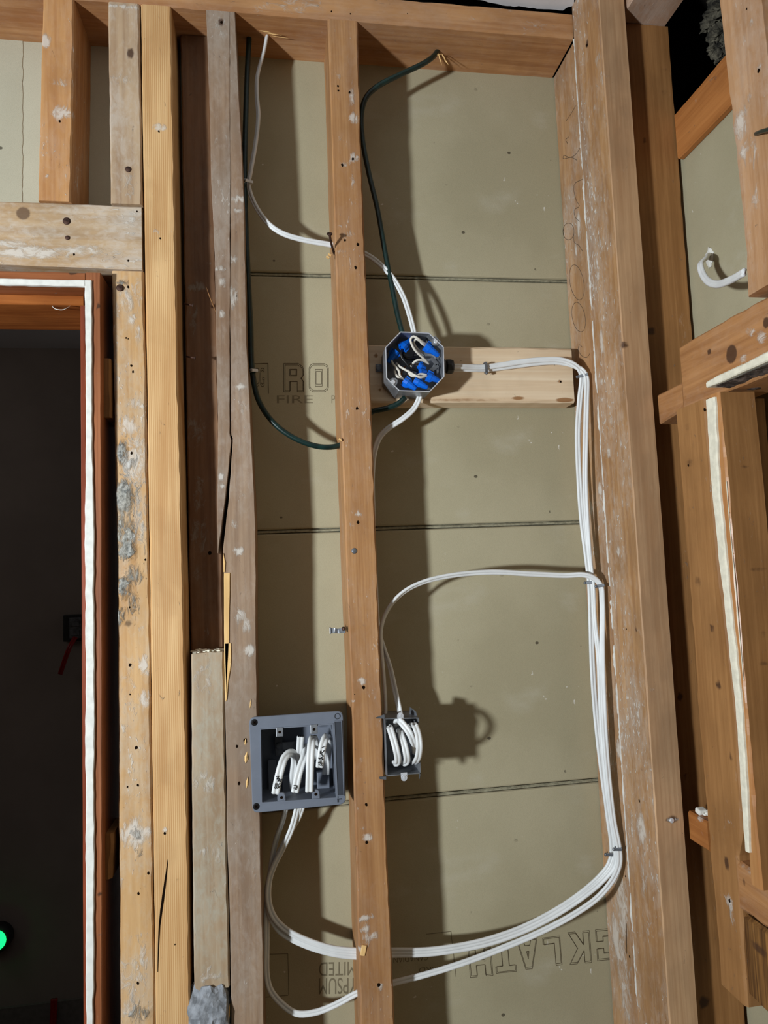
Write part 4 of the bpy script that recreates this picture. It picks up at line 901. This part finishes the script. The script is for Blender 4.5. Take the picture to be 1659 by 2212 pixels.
for (x, y) in ((941, 738), (850, 825)):      # cover ears with their screws
    c = P(x, y, RIM+.001); d = (ctr - c); d.y = 0; d.normalize(); t_ = Vector((-d.z, 0, d.x))
    v = [c - d*.006 + t_*.007, c - d*.006 - t_*.007, c + d*.003 - t_*.0055, c + d*.0065 - t_*.002, c + d*.0065 + t_*.002, c + d*.003 + t_*.0055]
    MB().add(v + [p + Vector((0, .0014, 0)) for p in v], [[0, 1, 2, 3, 4, 5], [11, 10, 9, 8, 7, 6]] + [[i, 6+i, 6+(i+1) % 6, (i+1) % 6] for i in range(6)]).build('cover_ear', M['galv'], box)
    MB().lathe(c - d*.0003, (0, -1, 0), [(0, .0032), (.001, .0034), (.0016, .0022), (.0012, .0008)], 12).build('screw', M['steel'], box, True)
for (x, y, r_) in ((905, 770, .009), (870, 800, .009)):
    MB().lathe(P(x, y, BACK-.0014), (0, -1, 0), [(0, r_), (.0006, r_), (.0009, r_-.001)], 20).build('knockout', M['galv'], box, True)
# nailing ear on the left, cable clamp inside, connector on the right
MB().box(P(820, 795, .043), (.012, .0015, .012), None, .0006).lathe(P(818, 795, .043), (0, -1, 0), [(0, .005), (.0012, .005), (.0018, .0035)], 12).build('nailing_ear', M['galv_dark'], box)
MB().lathe(P(951, 792, .02), (1, 0, .02), [(0, .0105), (.005, .0105), (.0055, .0125), (.0062, .0125)], 18).box(P(944, 786, .012), (.009, .004, .015), Matrix.Rotation(.5, 3, 'Y'), .001).box(P(938, 780, .008), (.014, .0014, .006), Matrix.Rotation(.9, 3, 'Y')).box(P(938, 795, .008), (.014, .0014, .006), Matrix.Rotation(-.6, 3, 'Y')).build('cable_clamp', M['galv_dark'], box)
MB().lathe(P(962, 792, .02), (1, 0, .02), [(0, .0085), (.002, .0115), (.009, .0115), (.012, .010), (.0125, .0055)], 8).build('connector_bush', M['black_plastic'], box)

def wire_nut(px0, px1, Y0, Y1, label, s_=1.0):
    a, c = P(px0[0], px0[1], Y0), P(px1[0], px1[1], Y1); ax = (c-a); L = ax.length; ax.normalize()
    root = empty('wire_connector', a, label, 'wire connector', 'blue wire connectors in the octagon box')
    r = .0062*s_
    MB().lathe(a, ax, [(L*.12, r*.72), (0, r*.80), (0, r), (L*.30, r*1.02), (L*.36, r*.93), (L*.96, r*.55), (L, r*.42)], 10).build('body', M['blue'], root)
    side = ax.cross(Vector((0, -1, 0))).normalized(); up = side.cross(ax)
    for sgn in (-1, 1):
        v = []
        for th in (-.0011, .0011):
            v += [a + ax*L*.02 + side*sgn*r*.8 + up*th, a + ax*L*.0 + side*sgn*r*1.42 + up*th, a + ax*L*.34 + side*sgn*r*1.36 + up*th, a + ax*L*.62 + side*sgn*r*.6 + up*th]
        MB().add(v, [[0, 1, 2, 3], [7, 6, 5, 4], [0, 4, 5, 1], [1, 5, 6, 2], [2, 6, 7, 3], [3, 7, 4, 0]]).build('wing', M['blue'], root)
    return root
wire_nut((868, 753), (888, 733), .012, .018, 'blue wire connector at the upper left of the box, mouth facing down')
wire_nut((919, 746), (948, 769), .002, .004, 'blue wire connector at the upper right of the box beside the ear screw')
wire_nut((856, 758), (838, 783), .016, .02, 'dark-lying blue wire connector against the left wall of the octagon box')
wire_nut((905, 790), (920, 796), .022, .024, 'half-hidden blue wire connector in the middle of the octagon box', .85)
wire_nut((922, 811), (949, 823), .004, .006, 'blue wire connector at the lower right, gripping twisted white wires')
wire_nut((894, 822), (924, 838), .008, .006, 'blue wire connector at the bottom centre of the octagon box')
wire_nut((872, 822), (899, 841), .008, .006, 'blue wire connector at the bottom left of the octagon box')
wire_nut((902, 803), (922, 803), .02, .022, 'blue wire connector lying behind the lower right one')
def wire(pts, label, m='wire_white', r=.0018):
    return cable('wire', pts, label, round_r=r, m=m, cat='wire', res=len(pts)*8)
wire([(921, 744, .006), (911, 738, .0), (902, 731, -.003), (893, 727, -.002), (887, 733, .0), (890, 745, .002), (897, 757, .004), (908, 768, .008), (918, 777, .012), (926, 786, .018)], 'cream wire looping high over the top of the octagon box')
wire([(922, 748, .008), (914, 744, .003), (905, 735, .002), (898, 733, .004), (894, 739, .006), (897, 748, .008), (905, 757, .012), (915, 764, .018)], 'cream wire in the inner loop at the top of the octagon box')
wire([(845, 778, .018), (849, 786, .014), (856, 794, .012), (862, 802, .012), (864, 811, .01), (871, 820, .01)], 'cream wire curling down the left of the box to the bottom left connector')
wire([(853, 796, .02), (853, 804, .014), (857, 812, .01), (864, 817, .008), (872, 821, .009)], 'cream wire twisted in beside it at lower left')
wire([(856, 785, .02), (864, 792, .014), (874, 798, .01), (885, 804, .008), (897, 811, .004), (908, 815, .003), (922, 812, .005)], 'cream wire crossing the box diagonally to the lower right connector')
wire([(882, 800, .014), (884, 807, .01), (890, 812, .007), (900, 812, .006), (908, 808, .007), (922, 810, .008)], 'cream wire twisted around the diagonal one near the lower right connector')
wire([(888, 792, .024), (893, 784, .018), (902, 778, .014), (912, 778, .014), (922, 783, .018)], 'short cream wire arching behind the cable clamp')
wire([(869, 755, .016), (866, 764, .012), (869, 774, .012), (878, 785, .012), (886, 795, .014), (900, 800, .018), (918, 802, .022)], 'black wire dropping from the upper left connector across the box', 'wire_black', .0021)
wire([(870, 756, .02), (871, 767, .018), (880, 774, .02), (895, 772, .024), (912, 772, .028)], 'black wire running right along the middle of the box', 'wire_black', .0021)
wire([(858, 760, .024), (866, 770, .026), (880, 780, .028), (900, 776, .03)], 'black wire deep at the left of the box', 'wire_black', .0021)
wire([(870, 835, .03), (866, 815, .032), (872, 795, .034), (890, 786, .034), (915, 790, .032)], 'bare copper wire deep in the octagon box', 'wire_bare', .001)

# ------------------------------------------------------------------ metal switch box on the middle stud
BF = -.008; BD = .044
tl, tr, br, b_l = P(830.5, 1552, BF), P(905, 1550, BF), P(909, 1671, BF), P(835, 1677, BF)
mbx = empty('metal_switch_box', Vector(((tl.x+tr.x)/2, .018, b_l.z)), 'galvanised metal switch box with white cable loops, screwed to the middle stud', 'switch box')
dY = Vector((0, BD-BF, 0)); th = .0013
def sheet(corners, t=th, nrm=None):
    c = [Vector(p) for p in corners]; nn = (c[1]-c[0]).cross(c[3]-c[0]).normalized() if nrm is None else Vector(nrm)
    v = c + [p + nn*t for p in c]
    return v, [[0, 1, 2, 3], [7, 6, 5, 4], [0, 4, 5, 1], [1, 5, 6, 2], [2, 6, 7, 3], [3, 7, 4, 0]]
b = MB()
b.add(*sheet([tl, b_l, b_l+dY, tl+dY], nrm=(1, 0, 0))); b.add(*sheet([tr, br, br+dY, tr+dY], nrm=(-1, 0, 0)))
b.add(*sheet([tl, tr, tr+dY, tl+dY], nrm=(0, 0, -1))); b.add(*sheet([b_l, br, br+dY, b_l+dY], nrm=(0, 0, 1)))
b.add(*sheet([tl+dY, tr+dY, br+dY, b_l+dY], nrm=(0, -1, 0))); b.build('shell', M['galv'], mbx)
for (x, y, sg_) in ((865, 1546, 1), (873, 1680, -1)):   # device lugs with threaded holes
    c = P(x, y, BF); b = MB()
    b.lathe(c + Vector((0, .0005, 0)), (0, -1, 0), [(0, .0044), (.0012, .0046), (.0016, .0042)], 16).lathe(c + Vector((0, -.001, 0)), (0, -1, 0), [(0, .0018), (.0009, .0018)], 10).box(c + Vector((0, .0003, -.004*sg_)), (.009, .0014, .006))
    b.build('device_lug', M['steel'], mbx)
MB().add(*sheet([P(812, 1549.5, -.0015), P(830, 1543, -.0015), P(831, 1552, -.0015), P(812, 1551.5, -.0015)], .001, (0, -1, 0))).build('mounting_tab', M['galv_dark'], mbx)
MB().add(*sheet([P(818.5, 1678, -.0015), P(834, 1677, -.0015), P(834, 1684, -.0015), P(820, 1682.5, -.0015)], .001, (0, -1, 0))).build('mounting_tab', M['galv_dark'], mbx)
MB().add(*sheet([P(884, 1551, .02), P(885, 1527, .015), P(898, 1536, .004), P(902, 1550, .004)], .001, (0, -1, 0))).build('bent_tab', M['galv_dark'], mbx)
MB().add(*sheet([P(905, 1671, -.008), P(908, 1671, -.008), P(906, 1683, -.006), P(905, 1682, -.006)], .001, (0, -1, 0))).build('bent_tab', M['galv_dark'], mbx)
lp = [
 ([(843, 1578, .012), (838.5, 1570, .002), (842, 1573, -.008), (849, 1594, -.016), (856, 1620, -.021), (859.5, 1638, -.017), (858, 1648, -.008), (850, 1649, .004)], 'leftmost white cable loop in the metal switch box'),
 ([(862, 1580, .016), (864, 1577, .002), (868, 1592, -.010), (874, 1612, -.017), (878.5, 1632, -.017), (878, 1646, -.008), (870, 1650, .004)], 'second white cable loop from the left in the metal switch box'),
 ([(858, 1566, .016), (857, 1559, .002), (864, 1558, -.008), (876, 1571, -.015), (887, 1588, -.018), (894, 1606, -.012), (897, 1625, .002)], 'slanting white cable loop crossing behind the outer one in the metal box'),
 ([(888, 1570, .014), (890, 1564, .002), (896, 1567, -.014), (903, 1586, -.026), (906, 1610, -.031), (904, 1632, -.024), (899, 1644, -.010), (894, 1648, .006)], 'outermost white cable loop bulging from the right of the metal switch box')]
for pts, label in lp: cable('cable_loop', pts, label, w=.0098, t=.0052, res=60, cat='cable loop', group='white cable loops in the metal box')

# ------------------------------------------------------------------ grey plastic two-gang box
GF = -.0045
o_px = [(538, 1550), (741, 1535.5), (747.5, 1737), (545.5, 1757)]; i_px = [(563, 1576), (718, 1565), (727, 1722), (566, 1733)]
oc = [P(x, y, GF) for (x, y) in o_px]; ic = [P(x, y, GF) for (x, y) in i_px]
gb = empty('grey_switch_box', Vector(((oc[0].x+oc[1].x)/2, .03, oc[3].z)), 'grey plastic two-gang box with flange, five marked cable ends inside', 'switch box')
def round_corners(c, r, k=6):
    out = []
    for i in range(4):
        p = c[i]; a = (c[i-1]-p).normalized(); d = (c[(i+1) % 4]-p).normalized()
        p0, p1 = p + a*r, p + d*r
        for j in range(k+1):
            t = j/k; out.append(p0*(1-t)**2 + p*2*t*(1-t) + p1*t*t)
    return out
ro = round_corners(oc, .009); ri = round_corners(ic, .0012)
n = len(ro); zf = Vector((0, .004, 0)); dv = Vector((0, .064, 0)); cen = sum(ic, Vector())/4
rin = [p + (cen-p)*.012 for p in ro]   # slight flange chamfer
rix = [p + (p-cen).normalized()*.0022 for p in ri]
v = [p + Vector((0, .0008, 0)) for p in ro] + rin + rix + [p - Vector((0, .0011, 0)) for p in rix] + [p - Vector((0, .0011, 0)) for p in ri] + [p + dv for p in ri] + [p + zf for p in ro] + [p + zf for p in rix] + [p + dv + Vector((0, .002, 0)) for p in rix]
f = []
for i in range(n):
    j = (i+1) % n
    for a_, c_ in ((0, 1), (1, 2), (2, 3), (3, 4), (4, 5), (0, 6), (6, 7), (7, 8)): f.append([a_*n+i, a_*n+j, c_*n+j, c_*n+i])
f += [[5*n+i for i in range(n)], [8*n+i for i in range(n)][::-1]]
MB().add(v, f).build('body', M['pvc'], gb)
# the slotted recess in the right-hand flange, corner screws, corner holes
rc = [P(722, 1558, GF), P(738, 1557, GF), P(743, 1718, GF), P(729, 1719, GF)]
b = MB(); b.add(*sheet([p - Vector((0, .0002, 0)) for p in rc], .0002, (0, -1, 0))); b.build('flange_slot', M['pvc_dark'], gb)
for i in range(4):
    p, q = rc[i], rc[(i+1) % 4]
    d_ = (q-p).normalized(); MB().tube([p - Vector((0, .0006, 0)), q - Vector((0, .0006, 0))], .0007, 6).build('slot_lip', M['pvc'], gb)
for (x, y) in ((549.5, 1560.5), (553.5, 1742)):
    c = P(x, y, GF); sc_ = MB().lathe(c + Vector((0, .0004, 0)), (0, -1, 0), [(0, .0044), (.0006, .0046), (.0009, .0040), (.0004, .0012)], 16).build('screw', M['screw_black'], gb, True)
    MB().box(c - Vector((0, .0007, 0)), (.0048, .0004, .0009), Matrix.Rotation(.6, 3, 'Y')).box(c - Vector((0, .0007, 0)), (.0009, .0004, .0048), Matrix.Rotation(.6, 3, 'Y')).build('cross_slot', M['hole'], sc_)
for (x, y) in ((728.5, 1547),):
    MB().lathe(P(x, y, GF) + Vector((0, .0004, 0)), (0, -1, 0), [(0, .0042), (.0011, .0042), (.0011, .0034), (.0003, .0032)], 16).build('flange_hole', M['pvc_dark'], gb, True)
MB().box(P(733, 1726, GF), (.006, .0012, .0016)).box(P(730, 1729, GF), (.0018, .0012, .005)).build('flange_notch', M['pvc_dark'], gb)
for (x, y, m_) in ((604, 1581, 'galv'), (678, 1575, 'galv')):
    c = P(x, y, GF-.001); tb = MB().box(c, (.0098, .003, .0125), None, .0007).build('device_tab', M[m_], gb)
    MB().lathe(c - Vector((0, .0014, 0)), (0, -1, 0), [(0, .0019), (.0006, .0019)], 10).build('screw_hole', M['hole'], tb)
for (x, y) in ((608, 1722), (682, 1715)):
    c = P(x, y, GF+.002); tb = MB().lathe(c + Vector((0, .003, .001)), (0, -1, 0), [(0, .0055), (.004, .0055), (.0045, .005)], 16).box(c + Vector((0, .001, -.004)), (.011, .0045, .009), None, .0006).build('device_tab', M['pvc'], gb)
    MB().lathe(c - Vector((0, .0014, 0)), (0, -1, 0), [(0, .002), (.0006, .002)], 10).build('screw_hole', M['hole'], tb)
MB().box(P(588, 1675, .05), (.0115, .004, .045), None, .001).build('inner_post', M['pvc'], gb)
MB().box(P(602, 1610, .05), (.011, .003, .03), None, .0008).lathe(P(602, 1611, .048), (0, -1, 0), [(0, .005), (.002, .005), (.003, .003)], 12).build('inner_bracket', M['galv_dark'], gb)
MB().box(P(624, 1610, .054), (.022, .002, .0105), None, .0006).build('inner_bar', M['galv'], gb)
MB().box(P(625, 1690, .045), (.02, .012, .022), None, .001).build('inner_block', M['pvc'], gb)
MB().box(P(698, 1685, .045), (.018, .012, .026), None, .001).build('inner_block', M['pvc'], gb)
gl = [
 ([(595, 1714, -.001), (601, 1682, -.004), (608, 1655, -.003), (615, 1637, .003), (625, 1627, .009), (634, 1628, .018), (637, 1642, .026), (634, 1675, .034), (633, 1705, .042)], 'bent white cable end with black handwriting, leftmost in the grey box', .0115),
 ([(637, 1711, -.002), (643, 1680, -.004), (650, 1655, -.001), (658, 1634, .006), (662, 1620, .016), (664, 1612, .028), (662, 1640, .044)], 'slanting white cable end in the middle of the grey box', .0110),
 ([(668, 1710, -.005), (669, 1675, -.007), (670, 1640, -.006), (672, 1612, -.002), (674, 1598, .006), (677, 1594, .016), (681, 1605, .03), (682, 1640, .044)], 'straight white cable end right of centre in the grey box', .0112),
 ([(690, 1657, -.004), (693, 1635, -.006), (697, 1612, -.005), (702, 1596, .001), (706, 1592, .01), (708, 1604, .02), (706, 1640, .03), (704, 1672, .038)], 'short white cable end lettered in marker, rightmost in the grey box', .0112),
 ([(649.5, 1591, .008), (648.5, 1605, .012), (647, 1622, .018), (645, 1650, .03), (643, 1690, .042)], 'upright white cable end standing behind the others in the grey box', .0105)]
gcab = []
for pts, label, w_ in gl:
    o = cable('cable_end', pts, label, w=w_, t=.0056, res=50, cat='cable end', group='white cable ends in the grey box'); gcab.append(o)
    e = P(*pts[0]); d_ = (P(*pts[0]) - P(*pts[1])).normalized(); b = MB()
    for k in (-.0028, 0, .0028): b.tube([e + Vector((k, 0, 0)), e + Vector((k, 0, 0)) + d_*.0015], .0012, 6, 3)
    b.build('cut_conductors', M['wire_black'], o)
def ink(parent, strokes, Y):
    b = MB()
    for s_ in strokes: b.tube([P(x, y, Y) for (x, y) in s_], .0006, 5, res=len(s_)*4)
    b.build('marker_writing', M['marker'], parent)
ink(gcab[0], [[(596, 1678), (601, 1677), (598, 1683), (603, 1682), (600, 1688), (606, 1684)], [(603, 1690), (608, 1685), (609, 1683)], [(595, 1692), (594, 1701)], [(599, 1694), (598, 1703), (604, 1698)], [(603, 1692), (606, 1699)], [(592, 1701), (596, 1704)]], -.0075)
ink(gcab[1], [[(634, 1697), (641, 1698), (639, 1704)], [(633, 1702), (640, 1703)], [(636, 1706), (639, 1705)]], -.0070)
ink(gcab[3], [[(695, 1615), (700, 1613)], [(692, 1622), (692, 1628), (697, 1625), (700, 1621)], [(694, 1630), (698, 1633), (693, 1637)], [(691, 1638), (697, 1640), (692, 1643)], [(687, 1637), (692, 1640)], [(687, 1647), (695, 1650)], [(692, 1645), (696, 1655)], [(688, 1650), (693, 1654)]], -.0092)

# ------------------------------------------------------------------ right-hand wall: stray cables, insulation
cable('white_cable', [Q(1531, 553, .628), Q(1524, 558, .60), Q(1513, 570, .585), Q(1517, 590, .578), Q(1530, 608, .572), Q(1550, 614, .566), Q(1580, 604, .556), Q(1608, 588, .548)], 'stub of white cable curling out of a hole in the right-hand gypsum', w=.0100, t=.0052, hint=(-1, -.3, 0))
b = bmesh.new(); bmesh.ops.create_icosphere(b, subdivisions=3, radius=1); c = Q(1533, 556, X2-.001)
vv = [c + Vector((d.x*.003, d.y*.008*(1+.4*noise.noise(d*3)), d.z*.014*(1+.5*noise.noise(d*4)))) for d in [q.co for q in b.verts]]
mesh_obj('plaster_dab', vv, [[q.index for q in f_.verts] for f_ in b.faces], M['plaster'], None); b.free(); tag(last('plaster_dab'), 'white plaster dab around the cable hole on the right-hand gypsum', 'plaster')
cable('old_green_cable', [Q(1633, 289, .526), Q(1645, 284, .520), Q(1659, 280, .516), Q(1690, 272, .512)], 'thin green cable end on the pale cripple stud at upper right', round_r=.0022, m='cable_green', hint=(-1, 0, 0))
root = empty('insulation_tuft', Q(1545, 120, .70), 'grey fibrous insulation tuft hanging in the dark gap at upper right', 'insulation')
for k, (x, y, r_) in enumerate(((1560, 15, .020), (1541, 48, .015), (1556, 72, .015), (1548, 104, .012), (1557, 122, .010))):
    b = bmesh.new(); bmesh.ops.create_icosphere(b, subdivisions=4, radius=1); c = Q(x, y, .70)
    vv = [c + q.co*r_*(1 + .5*noise.noise(q.co*2.3+Vector((k, 0, 0))) + .35*noise.noise(q.co*6) + .2*noise.noise(q.co*16)) for q in b.verts]
    mesh_obj('fibre_clump', vv, [[q.index for q in f_.verts] for f_ in b.faces], M['insulation'], root); b.free()

# ------------------------------------------------------------------ things in the dark room beyond the door
YW = 1.598
c = P(160, 1356, YW-.01)
ob = empty('outlet_box', c - Vector((0, 0, .045)), 'black device box with a grey outlet in the dark room beyond the door', 'outlet')
MB().box(c, (.068, .022, .092), None, .003).build('box', M['black_plastic'], ob)
MB().box(c + Vector((.008, -.014, 0)), (.038, .008, .072), None, .002).box(c + Vector((.008, -.019, .016)), (.028, .004, .02), None, .001).box(c + Vector((.008, -.019, -.016)), (.028, .004, .02), None, .001).build('outlet', M['galv_dark'], ob)
cable('red_cable', [P(165, 1374, YW-.02), P(152, 1395, YW-.05), P(142, 1420, YW-.05), P(130, 1456, YW-.04)], 'red cable dangling from the outlet box in the dark room', w=.016, t=.010, m='red')
cable('red_cable', [P(117, 2158, YW-.03), P(116, 2185, YW-.03), P(113, 2240, YW-.03), P(112, 2300, YW-.03)], 'red cable stub near the floor of the dark room', w=.022, t=.012, m='red')
c = P(-11, 2033, YW-.05)
gl_ = empty('indicator_lamp', c, 'glowing green indicator light at the left edge of the dark room', 'indicator light')
MB().lathe(c + Vector((0, .04, 0)), (0, -1, 0), [(0, .045), (.03, .045), (.036, .036)], 20).build('housing', M['black_plastic'], gl_, True)
MB().lathe(c + Vector((0, .004, 0)), (0, -1, 0), [(0, .033), (.008, .032), (.014, .026), (.018, .012), (.019, .002)], 24).build('lens', M['green_led'], gl_, True)
